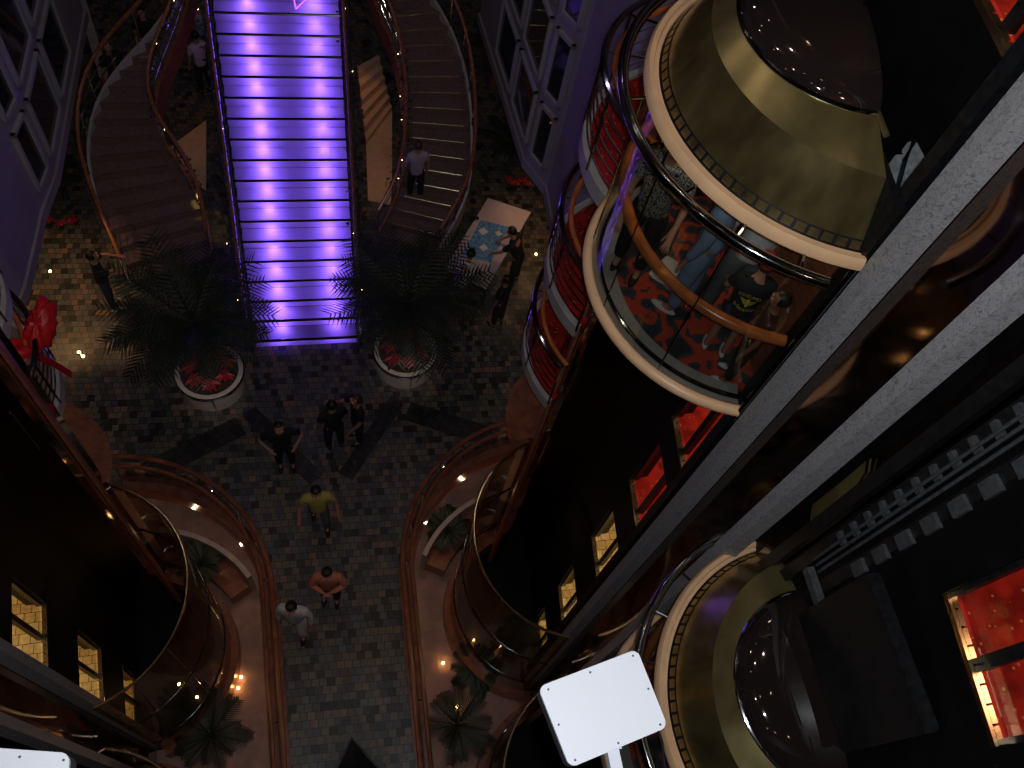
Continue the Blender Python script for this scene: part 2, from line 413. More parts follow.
for s, side in ((1, 'right'), (-1, 'left')):
    # curved lobby railing
    r = thing('curved_railing', 'curved brown wooden railing edging the sunken bay on the %s of the tiled floor' % side, 'railing', (*mir((1.0, 4.2), s), 0))
    c1 = mp(bay_curve(.03), s); c0 = mp(bay_curve(-.13), s); cm = mp(bay_curve(-.04), s)
    bm = bm_new(); add_tube(bm, [(x, y, .98) for x, y in c1], .045, 8); obj('handrail', bm, 'rwood', r, True)
    bm = bm_new(); add_tube(bm, [(x, y, .93) for x, y in c0], .035, 8); obj('handrail', bm, 'rwood', r, True)
    bm = bm_new()
    for i in range(len(cm) - 1):
        (xa, ya), (xb, yb) = cm[i], cm[i + 1]
        vs = [bm.verts.new(p) for p in ((xa, ya, .02), (xb, yb, .02), (xb, yb, .9), (xa, ya, .9))]; bm.faces.new(vs)
    obj('glass_panel', bm, 'g_rail', r)
    for i in range(0, len(cm), 4):
        x, y = cm[i]; bm = bm_new(); add_tube(bm, [(x, y, 0.), (x, y, .93)], .018, 6)
        add_tube(bm, [(x, y, .90), (*c1[i], .94)], .012, 6); add_tube(bm, [(x, y, .88), (*c0[i], .90)], .012, 6)
        obj('post', bm, 'chrome', r)
    bm = bm_new()
    pb = mp(bay_curve(.06), s); pc = mp(bay_curve(-.2), s)
    for i in range(len(pb) - 1): add_prism(bm, [pb[i], pb[i + 1], pc[i + 1], pc[i]], -.4, .035)
    obj('kerb', bm, 'rwood', r)
    # glazed lift enclosure standing in the bay
    for (cx, cy), top, lab in ((CA, 2.4, 'tall curved glass lift enclosure rising beside the %s railing, open dark shaft inside' % side), (CB, .9, 'glass lift enclosure at the bottom edge of the picture inside the %s bay' % side)):
        px, py = mir((cx, cy), s)
        e = thing('glass_lift_enclosure', lab, 'glass enclosure', (px, py, -2.8))
        half = math.radians(79 if cy > 2 else 76.5)
        mid = PI - TH if s > 0 else TH
        a0, a1 = mid - half, mid + half
        bm = bm_new(); add_lathe(bm, (px, py, 0), [(1.74, -2.3), (1.74, top)], a0, a1, 40); obj('glass_wall', bm, 'g_tube', e, True)
        for z, m, rr in ((top, 'gold', .024), (top - 2.0, 'dchrome', .020), (top - 3.8, 'dchrome', .018)):
            bm = bm_new(); add_tube(bm, [(px + 1.74 * math.cos(a0 + (a1 - a0) * i / 44), py + 1.74 * math.sin(a0 + (a1 - a0) * i / 44), z) for i in range(45)], rr, 6); obj('rim', bm, m, e, True)
        for f in (.25, .5, .75):
            a = a0 + (a1 - a0) * f
            bm = bm_new(); add_tube(bm, [(px + 1.74 * math.cos(a), py + 1.74 * math.sin(a), -2.3), (px + 1.74 * math.cos(a), py + 1.74 * math.sin(a), top)], .008, 5); obj('seam', bm, 'dchrome', e)
        bm = bm_new(); add_lathe(bm, (px, py, 0), [(1.60, -2.8), (1.86, -2.8), (1.86, -2.3), (1.60, -2.3)], a0, a1, 40, True); obj('plinth', bm, 'rwood', e, True)
        bm = bm_new(); add_lathe(bm, (px, py, 0), [(.02, -2.78), (1.6, -2.78)], a0, a1, 30); obj('shaft_bottom', bm, 'black', e)
    # curved bench between enclosure and railing
    e = thing('curved_bench', 'curved brown bench with pale back between the %s railing and the glass enclosure' % side, 'bench', (*mir((2.2, 5.6), s), -2.8))
    px, py = mir(CA, s); A0, A1 = (math.radians(100), math.radians(150)) if s > 0 else (math.radians(30), math.radians(80))
    bm = bm_new(); add_lathe(bm, (px, py, -2.8), [(2.0, 0), (2.0, .45), (2.45, .45), (2.45, 0)], A0, A1, 20, True); obj('seat', bm, 'rwood', e)
    bm = bm_new(); add_lathe(bm, (px, py, -2.8), [(2.45, 0), (2.45, .95), (2.55, .95), (2.55, 0)], A0, A1, 20, True); obj('backrest', bm, 'stone', e)

# ------------------------------------------------------------------ lift cars
def lift_car(name, c, zb, label):
    """panoramic lift car; zb = level of the base ring, its floor"""
    root = thing(name, label, 'lift car', (c[0], c[1], zb))
    mid = PI - TH
    def arc(r, n=48, off=.28):
        h = math.acos(min(1, off / r)); return mid - h, mid + h
    P3 = lambda r, a, z: (c[0] + r * math.cos(a), c[1] + r * math.sin(a), zb + z)
    def ring(nm, r, z, tr, m, seg=10, flat=1., off=.28):
        a0, a1 = arc(r, off=off); bm = bm_new(); add_tube(bm, [P3(r, a0 + (a1 - a0) * i / 56, z) for i in range(57)], tr, seg, flat=flat); return obj(nm, bm, m, root, True)
    ring('base_ring', 1.42, .03, .055, 'cream', 12)
    ring('base_trim', 1.33, .10, .022, 'dchrome', 8)
    # sloping inner sill, carpet floor and underside
    a0, a1 = arc(1.38)
    bm = bm_new(); add_lathe(bm, (c[0], c[1], zb), [(1.16, -.03), (1.16, .03), (1.38, .05), (1.40, -.06)], a0, a1, 48, True); obj('inner_sill', bm, 'stone', root, True)
    bm = bm_new()
    pts = [P3(1.2, a0 + (a1 - a0) * i / 40, 0)[:2] for i in range(41)]
    x1 = c[0] + .9; pts += [(pts[-1][0] + .42, pts[-1][1] - .03), (pts[0][0] + .42, pts[0][1] - .03)]
    add_prism(bm, pts, zb - .05, zb + .012); obj('carpet_floor', bm, 'liftc', root)
    bm = bm_new()
    add_lathe(bm, (c[0], c[1], zb), [(.1, -.62), (.9, -.55), (1.30, -.2), (1.38, -.05)], a0, a1, 48); obj('underside', bm, 'brass2', root, True)
    # glass
    a0, a1 = arc(1.40)
    bm = bm_new(); add_lathe(bm, (c[0], c[1], zb), [(1.40, .05), (1.40, 2.08)], a0, a1, 56); obj('glass_wall', bm, 'g_lift', root, True)
    for f in (.2, .4, .6, .8):
        a = a0 + (a1 - a0) * f; bm = bm_new(); add_tube(bm, [P3(1.40, a, .05), P3(1.40, a, 2.08)], .007, 5); obj('glass_seam', bm, 'dchrome', root)
    ring('handrail', 1.34, 1.02, .048, 'wood', 10)
    for i in range(7):
        a = a0 + (a1 - a0) * (i + .5) / 7; bm = bm_new(); add_tube(bm, [P3(1.40, a, .98), P3(1.34, a, 1.0)], .012, 6); obj('rail_bracket', bm, 'gold', root)
    ring('chrome_tube', 1.63, 2.08, .042, 'dchrome', 10, off=.52)
    for i in range(9):
        a = a0 + .24 + (a1 - a0 - .48) * i / 8; bm = bm_new(); add_tube(bm, [P3(1.48, a, 2.10), P3(1.63, a, 2.08)], .010, 5); obj('tube_bracket', bm, 'dchrome', root)
    # cream fascia
    a0, a1 = arc(1.47)
    bm = bm_new(); add_lathe(bm, (c[0], c[1], zb + 2.13), [(1.38, -.05), (1.46, -.06), (1.485, -.03), (1.485, .03), (1.465, .06), (1.43, .055), (1.42, .03), (1.39, .03)], a0, a1, 64, True); obj('fascia', bm, 'cream', root, True)
    # brass crown: dark mirrored wall with a row of slots, then a paler band, then the tilted skylight
    a0, a1 = arc(1.38)
    bm = bm_new(); add_lathe(bm, (c[0], c[1], zb + 2.13), [(1.40, -.02), (1.375, .02), (1.335, .09)], a0, a1, 64); obj('crown_gutter', bm, 'blackm', root, True)
    n = 40
    sl = thing_part = None
    bm = bm_new()
    for i in range(n):
        b0 = a0 + (a1 - a0) * (i + .12) / n; b1 = a0 + (a1 - a0) * (i + .88) / n
        add_lathe(bm, (c[0], c[1], zb + 2.13), [(1.372, .035), (1.345, .085)], b0, b1, 2)
    obj('slotted_strip', bm, 'brass2', root)
    bm = bm_new(); add_lathe(bm, (c[0], c[1], zb + 2.13), [(1.335, .09), (1.16, .47)], a0, a1, 64); obj('lower_crown', bm, 'brass2', root, True)
    # paler band lofted from the lower crown to the smaller skylight rim, nearer the hall
    ec = Vector((c[0] - .24, c[1] + .07)); er = .77; ez = zb + 2.13 + .60
    # rim circle is cut by the back plane too
    k = 64
    h1 = math.acos(.28 / 1.16); off2 = .28 - .24
    h2 = math.acos(max(-1, min(1, off2 / er)))
    bm = bm_new(); lo, hi = [], []
    for i in range(k + 1):
        t = -1 + 2 * i / k
        lo.append(bm.verts.new(P3(1.16, mid + h1 * t, 2.60)))
        a = mid + h2 * t; hi.append(bm.verts.new((ec.x + er * math.cos(a), ec.y + er * math.sin(a), ez)))
    for i in range(k): bm.faces.new((lo[i], lo[i + 1], hi[i + 1], hi[i]))
    obj('upper_crown', bm, 'brass', root, True)
    bm = bm_new(); add_tube(bm, [v for v in [(ec.x + er * math.cos(mid + h2 * (-1 + 2 * i / k)), ec.y + er * math.sin(mid + h2 * (-1 + 2 * i / k)), ez) for i in range(k + 1)]], .018, 8); obj('skylight_rim', bm, 'dchrome', root, True)
    bm = bm_new()
    rows = []
    for q in range(9):
        f = q / 8; rr = er * math.cos(f * PI / 2 * .98); zz = ez + .20 * math.sin(f * PI / 2)
        rows.append([bm.verts.new((ec.x + rr * math.cos(mid + h2 * (-1 + 2 * i / 40)), ec.y + rr * math.sin(mid + h2 * (-1 + 2 * i / 40)), zz)) for i in range(41)])
    for q in range(8):
        for i in range(40): bm.faces.new((rows[q][i], rows[q][i + 1], rows[q + 1][i + 1], rows[q + 1][i]))
    obj('skylight_dome', bm, 'dome', root, True)
    # back panel
    h = math.acos(.28 / 1.44)
    pa = Vector(P3(1.44, mid - h, 0)); pb = Vector(P3(1.44, mid + h, 0)); nb = Vector((math.cos(mid), math.sin(mid), 0)) * -.05
    sh = Vector((-math.cos(mid), -math.sin(mid), 0)) * .25
    qa, qb = pa + sh, pb + sh; th2 = (pb - pa).normalized() * .04
    bm = bm_new(); add_prism(bm, [qa[:2], qb[:2], (qb - sh * .12)[:2], (qa - sh * .12)[:2]], zb - .1, zb + 2.10); obj('back_panel', bm, 'rwood', root)
    for p, q, w in ((pa, qa, th2), (pb, qb, -th2)):
        bm = bm_new(); add_prism(bm, [p[:2], q[:2], (q + w)[:2], (p + w)[:2]], zb - .1, zb + 2.10); obj('side_panel', bm, 'blackm', root)
    bm = bm_new(); add_prism(bm, [pa[:2], pb[:2], qb[:2], qa[:2]], zb + 2.10, zb + 2.16); add_prism(bm, [pa[:2], pb[:2], (pb + nb)[:2], (pa + nb)[:2]], zb + 2.12, zb + 2.60); obj('roof_plate', bm, 'blackm', root)
    for p in (pa, pb):
        bm = bm_new(); add_tube(bm, [p + Vector((0, 0, -.1)), p + Vector((0, 0, 2.15))], .028, 6); obj('corner_post', bm, 'dchrome', root)
    # roof edge strip in brass along the back
    bm = bm_new()
    q0 = Vector((ec.x + er * math.cos(mid - h2), ec.y + er * math.sin(mid - h2), ez)); q1 = Vector((ec.x + er * math.cos(mid + h2), ec.y + er * math.sin(mid + h2), ez))
    add_tube(bm, [q0 + (q0 - q1) * .12, q1 + (q1 - q0) * .12], .02, 6); obj('roof_edge', bm, 'brass', root)
    return root

ZA, ZB = H - 6.15, H - 7.15 - 2.13
lift_car('lift_car', CA, ZA, 'large panoramic glass lift car with brass crown and passengers behind its curved glass')
lift_car('lift_car', CB, ZB, 'lower panoramic lift car in front of the white panel, its dark skylight ringed with brass')
light('lift_lamp', 'POINT', (CA[0] - .5, CA[1], ZA + 2.0), 10, (1, .75, .5), .12)

# machinery between the cars and the landing wall
def rail(y, x, z0, z1, lab, brackets=30, step=.2, bh=.05, zs=9.9):
    t = thing('guide_rail', lab, 'lift guide rail', (x, y, z0))
    bm = bm_new(); add_box(bm, (x - .04, y - .05, z0), (x + .04, y + .05, z1)); obj('rail', bm, 'blackm', t)
    if brackets:
        for i in range(brackets):
            z = zs + i * step
            bm = bm_new(); add_box(bm, (x - .07, y - .08, z), (x - .035, y + .02, z + bh)); obj('bracket', bm, 'greyst', t)
rail(1.52, 3.60, -2.8, 16, 'bracketed black guide rail running down beside the lower lift car', 40)
rail(1.28, 3.62, -2.8, 16, 'second bracketed black guide rail, nearer the red carpeted landing by the lower lift car', 12, .30, .15, 9.9)
rail(1.68, 3.56, -2.8, 16, 'plain black guide rail next to the marble pilaster by the lower lift car', 0)
rail(2.94, 3.47, -2.8, 16, 'plain black guide rail along the marble pilaster beside the large lift car', 0)
t = thing('lift_machine_cover', 'flat black machine cover between the lower lift car and the red carpeted landing', 'machine cover', (3.52, .95, 9.2))
bm = bm_new(); add_box(bm, (3.36, .12, 9.3), (3.46, 1.12, 10.35)); bmesh.ops.bevel(bm, geom=bm.edges[:], offset=.02, segments=1); obj('cover', bm, 'blackm', t)
bm = bm_new(); add_box(bm, (3.40, 1.10, 9.5), (3.46, 1.40, 9.58)); obj('bracket', bm, 'greyst', t)
def on_x(x, y, X):
    c = Vector((x - 512, y - 384, F)); v = Vector((c.dot(XV), c.dot(YV), -c.dot(_n))); return CAM + v * (X / v.x)
t = thing('lift_gear', 'grey metal bracket gear behind the roof edge of the large lift car', 'lift gear', on_x(900, 180, 3.62))
for x, y, X, sz in ((900, 172, 3.62, (.03, .09, .06)), (889, 196, 3.58, (.03, .05, .10)), (915, 158, 3.68, (.03, .10, .04)), (884, 214, 3.55, (.025, .04, .05))):
    c = on_x(x, y, X); bm = bm_new(); add_box(bm, c - Vector(sz), c + Vector(sz)); bmesh.ops.bevel(bm, geom=bm.edges[:], offset=.008, segments=1); obj('bracket', bm, 'palesteel', t)
bm = bm_new(); add_tube(bm, [on_x(x, y, 3.56) for x, y in ((915, 140), (905, 160), (897, 190), (880, 222))], .016, 6); obj('hose', bm, 'blackm', t, True)
t = thing('brass_reflection', 'bright brass shape standing in for a reflected lift crown beside the marble pilaster', 'reflection shape', on_x(840, 490, 3.6))  # brass shape modelled in place of a lift crown's reflection
q = [on_x(x, y, 3.60) for x, y in ((809, 527), (812, 505), (840, 483), (868, 459), (866, 472), (850, 497), (826, 516))]
bm = bm_new(); a = [bm.verts.new(v) for v in q]; b = [bm.verts.new(v + Vector((.03, 0, 0))) for v in q]
bm.faces.new(a); bm.faces.new(b[::-1])
for k in range(7): bm.faces.new((a[k], a[(k + 1) % 7], b[(k + 1) % 7], b[k]))
obj('plate', bm, 'brass', t)
bm = bm_new(); add_tube(bm, [on_x(x, y, 3.59) for x, y in ((868, 459), (866, 472), (850, 497), (846, 503))], .012, 6); obj('edge_strip', bm, 'gold', t)
for i in range(3):
    y = 1.36 + .05 * i
    bm = bm_new(); add_tube(bm, [(3.5, y, 9.55), (3.5, y, 15)], .012, 6); tag(obj('lift_cable', bm, 'greyst'), 'thin steel hoist cable above the lower lift car, by the guide rails', 'cable', 'hoist cables')
# ------------------------------------------------------------------ balconies
def balcony(s, z, label, floor='redc_dim'):
    cx, cy = mir((4.18 if s > 0 else 4.56, 5.95), s); R = 1.42
    t = thing('round_balcony', label, 'balcony', (cx, cy, z))
    a_in = math.radians(211); a_out = math.radians(75)
    if s < 0: a_in, a_out = PI - a_in, PI - a_out
    P3 = lambda r, a, zz: (cx + r * math.cos(a), cy + r * math.sin(a), z + zz)
    arcp = [a_in + (a_out - a_in) * i / 30 for i in range(31)]
    bm = bm_new(); add_prism(bm, [(cx, cy)] + [P3(R - .08, a, 0)[:2] for a in arcp], z - .12, z + .01); obj('carpet_floor', bm, floor, t)
    bm = bm_new(); add_lathe(bm, (cx, cy, z), [(R - .08, -.16), (R, -.16), (R, .05), (R - .08, .05)], min(a_in, a_out), max(a_in, a_out), 30, True); obj('edge', bm, 'stone', t)
    bm = bm_new(); add_tube(bm, [P3(R, a, 1.0) for a in arcp], .035, 8); obj('top_rail', bm, 'dchrome', t, True)
    bm = bm_new(); add_tube(bm, [P3(R - .13, a, .93) for a in arcp], .032, 8); obj('wood_rail', bm, 'wood', t, True)
    for q in range(5):
        bm = bm_new(); add_tube(bm, [P3(R - .02, a, .18 + .15 * q) for a in arcp], .010, 6); obj('bar', bm, 'chrome', t, True)
    for i in range(0, 31, 6):
        bm = bm_new(); add_tube(bm, [P3(R, arcp[i], 0), P3(R, arcp[i], 1.0)], .016, 6); add_tube(bm, [P3(R, arcp[i], .94), P3(R - .13, arcp[i], .93)], .01, 6); obj('post', bm, 'dchrome', t)
    return (cx, cy)
words = {9.1: 'uppermost round balcony, partly behind the glass lift car, red carpet and barred rail', 7.0: 'middle round balcony with vivid red carpet beside the lilac wall', 5.1: 'lowest red carpeted round balcony, just above the tiled floor, beside the bronze column'}
for z, w in words.items(): balcony(1, z, w)
balcony(-1, 7.0, 'round balcony at the left edge, rails only, above the balcony with the red bow', 'hall')
balcony(-1, 5.1, 'round balcony at the left edge hung with a big red bow', 'hall')
bm = bm_new(); add_lathe(bm, (4.18, 5.95, 0), [(0.05, 2.55), (1.30, 2.62), (1.36, 2.8), (.05, 2.82)], math.radians(75), math.radians(190), 30); o = obj('balcony_foot', bm, 'rwood', None, True)
tag(o, 'plain brown rounded ledge under the red balconies, by the foot of the bronze column', 'ledge')
bm = bm_new(); add_lathe(bm, (MX - 4.45, 5.95, 0), [(0.05, 2.55), (1.30, 2.62), (1.36, 2.8), (.05, 2.82)], PI - math.radians(190), PI - math.radians(75), 30); o = obj('balcony_foot', bm, 'rwood', None, True)
tag(o, 'plain brown rounded ledge below the balcony with the red bow', 'ledge')
# red bow tied on the left balcony
bp = Vector(at(24, 352, 6.0)); t = thing('ribbon_bow', 'big red ribbon bow tied to the left balcony rail', 'bow', bp)
def lobe(off, size, rz, rx):
    bm = bm_new(); m3 = Matrix.Rotation(rz, 4, 'Z') @ Matrix.Rotation(rx, 4, 'X')
    add_ball(bm, bp + Vector(off), 1., size, 28, 16, m3)
    c = bp + Vector(off)
    for v in bm.verts:
        d = v.co - c
        v.co = c + d * (1 + .13 * math.sin(9 * math.atan2(d.y, d.x) + 3 * d.z) + .06 * math.sin(25 * d.x))
    return bm
obj('loop', lobe((.20, .30, .10), (.17, .34, .15), -.35, .5), 'bow', t, True); obj('loop', lobe((-.30, -.12, .05), (.40, .24, .16), .45, -.2), 'bow', t, True)
bm = bm_new(); add_ball(bm, bp, .08, (1, 1.2, .9)); obj('knot', bm, 'bow', t, True)
for dx in (.18, -.16):
    bm = bm_new(); a = [bm.verts.new(bp + Vector((dx * f * 2, -.05 * i, -.62 * f + .1 * math.sin(3 * f)))) for i in (-1, 1) for f in (0, .33, .66, 1)]
    for i in range(3): bm.faces.new((a[i], a[i + 1], a[i + 5], a[i + 4]))
    bmesh.ops.solidify(bm, geom=bm.faces[:], thickness=.012); obj('tail', bm, 'bow', t)

# ------------------------------------------------------------------ lilac side walls with tall windows
wn = 0
for s, side in ((1, 'right'), (-1, 'left')):
    z0 = 2.6
    b1, b2, b3, b4 = [(4.29, 12.03), (4.60, 11.29), (4.52, 9.77), (5.2, 7.2)] if s > 0 else [mir(p, -1) for p in [(4.35, 12.0), (4.52, 11.13), (4.66, 9.5), (5.2, 7.2)]]
    b0 = (b1[0] - s * .25, 16.5)
    line = [b0, b1, b2, b3, b4]; out = [(p[0] + s * .4, p[1] + (.2 if i == 0 else 0)) for i, p in enumerate(line)]
    bm = bm_new()
    for i in range(4): add_prism(bm, [line[i], line[i + 1], out[i + 1], out[i]], z0, 16)
    struct('wall_' + side, bm, 'lilac')
    # base moulding
    bm = bm_new()
    for i in range(4): add_prism(bm, [(line[i][0] - s * .05, line[i][1]), (line[i + 1][0] - s * .05, line[i + 1][1]), out[i + 1], out[i]], z0 - .12, z0 + .1)
    struct('baseboard_' + side, bm, 'lilac')
    def window(p, q, za, zb):
        global wn
        wn += 1
        p, q = Vector(p), Vector(q); d = (q - p).normalized(); nrm = Vector((-d.y, d.x))
        if nrm.x * s > 0: nrm = -nrm
        root = bpy.data.objects.new('window_%d' % wn, None); COL.objects.link(root); root['kind'] = 'structure'
        m2 = (p + q) / 2; root.location = (m2.x, m2.y, za)
        fw = .07
        bm = bm_new()
        def bar(a, b, zl, zh, dep): add_prism(bm, [p + d * a, p + d * b, p + d * b + nrm * dep, p + d * a + nrm * dep], zl, zh)
        L = (q - p).length
        bar(0, fw, za, zb, .07); bar(L - fw, L, za, zb, .07); bar(0, L, za, za + fw, .07); bar(0, L, zb - fw, zb, .07)
        obj('frame', bm, 'frame', root)
        bm = bm_new(); add_prism(bm, [p + d * fw, p + d * (L - fw), p + d * (L - fw) + nrm * .02, p + d * fw + nrm * .02], za + fw, zb - fw); obj('pane', bm, 'wglass', root)
    B = [Vector(v) for v in (b0, b1, b2)]
    lerp = lambda a, b, f: a + (b - a) * f
    for za, zb in ((3.0, 4.35), (4.6, 6.0), (6.3, 8.4), (8.7, 10.6)):
        window(lerp(B[1], B[2], .12), lerp(B[1], B[2], .80), za, zb)
        for f0, f1 in ((.02, .30), (.34, .64)): window(lerp(B[1], B[0], f0), lerp(B[1], B[0], f1), za, zb)
    bm = bm_new(); add_prism(bm, [(s * 8.6, 7), (s * 9, 7), (s * 9, 24), (s * 8.6, 24)], 0, 16); struct('wall_' + side, bm, 'hall')
bm = bm_new(); add_prism(bm, rect(-9, 23.8, 9, 24.2), 0, 16); struct('wall_back', bm, 'ceil')

# ------------------------------------------------------------------ the violet backlit stage stair
N = 19
st = thing('stage_stair', 'broad straight stair of glowing violet glass treads between the two curved stairs', 'stair', (-.38, 9.6, 0))
RISE, RUN, Y0 = .232, .325, 9.62
def st_edge(i): return -1.40 - .012 * i, .63 + .010 * i
SK = -.010        # the treads run very slightly askew to the hall
for i in range(N):
    y = Y0 + RUN * i; z = RISE * (i + 1); (xl, xr) = st_edge(i)
    ya, yb = y + SK * xl * 3, y + SK * xr * 3
    bm = bm_new()
    w = .012
    vs = [bm.verts.new(p) for p in ((xl, ya + .03, z), (xr, yb + .03, z), (xr, yb + RUN, z), (xl, ya + RUN, z))]; bm.faces.new(vs)
    obj('tread', bm, 'tread', st)
    bm = bm_new(); vs = [bm.verts.new(p) for p in ((xl, ya + .012, z - RISE), (xr, yb + .012, z - RISE), (xr, yb + .012, z - .02), (xl, ya + .012, z - .02))]; bm.faces.new(vs)
    obj('riser', bm, 'tread', st)
    bm = bm_new(); add_tube(bm, [(xl - .02, ya, z - .012), (xr + .02, yb, z - .012)], .028, 6, flat=.8); obj('nosing', bm, 'dchrome', st)
for s in (0, 1):
    bm = bm_new()
    e0 = st_edge(0)[s]; e1 = st_edge(N)[s]; o = (-.04, .04)[s]
    yE = Y0 + RUN * N; zE = RISE * N
    p = [(e0 + o, Y0 - .1, 0), (e1 + o, yE, zE), (e1 + o, yE, zE + .30), (e0 + o, Y0 - .1, .30)]
    a = [bm.verts.new(q) for q in p]; b = [bm.verts.new((q[0] + o * 1.2, q[1], q[2])) for q in p]
    bm.faces.new(a); bm.faces.new(b[::-1])
    for k in range(4): bm.faces.new((a[k], b[k], b[(k + 1) % 4], a[(k + 1) % 4]))
    obj('stringer', bm, 'blackm', st)
    bm = bm_new(); add_tube(bm, [(e0 + o * 2, Y0 - .1, .95), (e1 + o * 2, yE, zE + .95)], .03, 8); obj('handrail', bm, 'rwood', st)
    bm = bm_new(); add_tube(bm, [(e0 + o * 2, Y0 - .1, .5), (e1 + o * 2, yE, zE + .5)], .016, 6); obj('lower_rail', bm, 'chrome', st)
    for k in range(0, N, 3):
        f = k / N; x = e0 + (e1 - e0) * f + o * 2
        bm = bm_new(); add_tube(bm, [(x, Y0 + RUN * k, RISE * k), (x, Y0 + RUN * k, RISE * k + .95)], .018, 6); obj('post', bm, 'chrome', st)
# lamp tubes under the glass, two rows along the slope
ang = math.atan2(RISE, RUN); ln = math.hypot(RISE, RUN) * N
for fx, e in ((.27, 1.), (.80, .9)):
    for k in range(N):
        xl, xr = st_edge(k); x = xl + (xr - xl) * fx
        light('stair_lamp', 'AREA', (x, Y0 + RUN * (k + .62), RISE * (k + .5) - .14), 2.3 * e, (.28, .125, 1), .07, (PI + ang, 0, 0), size_y=.38)
bm = bm_new()
for i in range(N):
    y = Y0 + RUN * i; xl, xr = st_edge(i); add_box(bm, (xl, y, RISE * i - .56), (xr, y + RUN + .01, RISE * i - .50))
obj('under_tray', bm, 'white', st)

# pink neon triangle hanging over the top of the stage stair
tp = [Vector(at(x, y, 5.2)) for x, y in ((291, -14), (296, 9), (311, -6))]
bm = bm_new(); add_tube(bm, tp, .012, 6, closed=True); o = obj('neon_triangle', bm, 'neon'); tag(o, 'small outlined pink triangle light above the top of the violet stair', 'neon light')
bm = bm_new(); add_tube(bm, [tp[0] + Vector((.05, .3, .6)), tp[0]], .006, 5); obj('wire', bm, 'blackm', o)

# ------------------------------------------------------------------ curved stairs left and right
def curved_stair(name, label, inner, outer, n, z0, z1, m_rail):
    """inner / outer: lists of (pixel x, pixel y, level)"""
    def sample(lst, k):
        P_ = [Vector(at(*p)) for p in lst]; L = [0]
        for a, b in zip(P_, P_[1:]): L.append(L[-1] + (b.xy - a.xy).length)
        res = []
        for i in range(k):
            d = L[-1] * i / (k - 1); j = 0
            while j < len(L) - 2 and L[j + 1] < d: j += 1
            f = (d - L[j]) / (L[j + 1] - L[j]); q = P_[j].lerp(P_[j + 1], f); res.append(q.xy)
        # smooth
        for _ in range(3):
            res = [res[0]] + [(res[i - 1] + res[i] * 2 + res[i + 1]) / 4 for i in range(1, k - 1)] + [res[-1]]
        return res
    I, O = sample(inner, n + 1), sample(outer, n + 1)
    t = thing(name, label, 'stair', ((I[0].x + O[0].x) / 2, (I[0].y + O[0].y) / 2, 0))
    zs = [z0 + (z1 - z0) * (i + 1) / n for i in range(n)]
    for i in range(n):
        bm = bm_new(); add_prism(bm, [I[i], O[i], O[i + 1], I[i + 1]], zs[i] - .25, zs[i]); obj('step', bm, 'stairc', t)
        bm = bm_new(); a, b = I[i].lerp(O[i], .12), I[i].lerp(O[i], .88); add_tube(bm, [(*a, zs[i] + .003), (*b, zs[i] + .003)], .013, 5, flat=.6); obj('nosing', bm, 'gold', t)
    for side, C in (('outer', O), ('inner', I)):
        zz = [z0] + zs
        bm = bm_new()
        for i in range(n):
            a, b = C[i], C[i + 1]
            d = (b - a).orthogonal().normalized() * .03
            v = [bm.verts.new(q) for q in ((*(a - d), zz[i] - .3), (*(b - d), zz[i + 1] - .3), (*(b - d), zz[i + 1] + .22), (*(a - d), zz[i] + .22), (*(a + d), zz[i] - .3), (*(b + d), zz[i + 1] - .3), (*(b + d), zz[i + 1] + .22), (*(a + d), zz[i] + .22))]
            for f in ((0, 1, 2, 3), (7, 6, 5, 4), (3, 2, 6, 7)): bm.faces.new([v[k] for k in f])
        obj('stringer', bm, 'stone' if side == 'outer' else 'rwood', t)
        bm = bm_new(); add_tube(bm, [(*C[i], zz[i] + .98) for i in range(n + 1)], .04, 8); obj('handrail', bm, m_rail, t, True)
        for h in (.45, .72):
            bm = bm_new(); add_tube(bm, [(*C[i], zz[i] + h) for i in range(n + 1)], .010, 5); obj('bar', bm, 'chrome', t, True)
        for i in range(0, n + 1, 2):
            bm = bm_new(); add_tube(bm, [(*C[i], zz[i]), (*C[i], zz[i] + .98)], .014, 6); obj('baluster', bm, 'chrome', t)
    return [(*I[i], ([z0] + zs)[i]) for i in range(n + 1)]
rin = curved_stair('curved_stair', 'curved carpeted stair with gilt step edges on the right of the violet stair',
    [(378, 240, .0), (398, 212, .3), (404, 170, .8), (405, 130, 1.4), (402, 90, 2.), (394, 50, 2.5), (375, 15, 3.), (366, -20, 3.4)],
    [(437, 258, .0), (466, 215, .4), (470, 180, .8), (470, 130, 1.4), (462, 77, 2.), (450, 40, 2.5), (428, 2, 3.), (410, -25, 3.4)], 18, 0.05, 3.4, 'rwood')
lin = curved_stair('curved_stair', 'curved dark carpeted stair sweeping down on the left of the violet stair',
    [(214, 262, 0), (210, 225, .3), (192, 190, .7), (165, 163, 1.0), (158, 125, 1.5), (164, 92, 2.), (174, 62, 2.5), (186, 22, 3.), (196, -15, 3.4)],
    [(134, 290, 0), (112, 240, .3), (98, 205, .7), (93, 165, 1.1), (97, 125, 1.6), (112, 92, 2.), (132, 62, 2.5), (165, 28, 3.), (185, -10, 3.4)], 18, 0.05, 3.4, 'rwood')

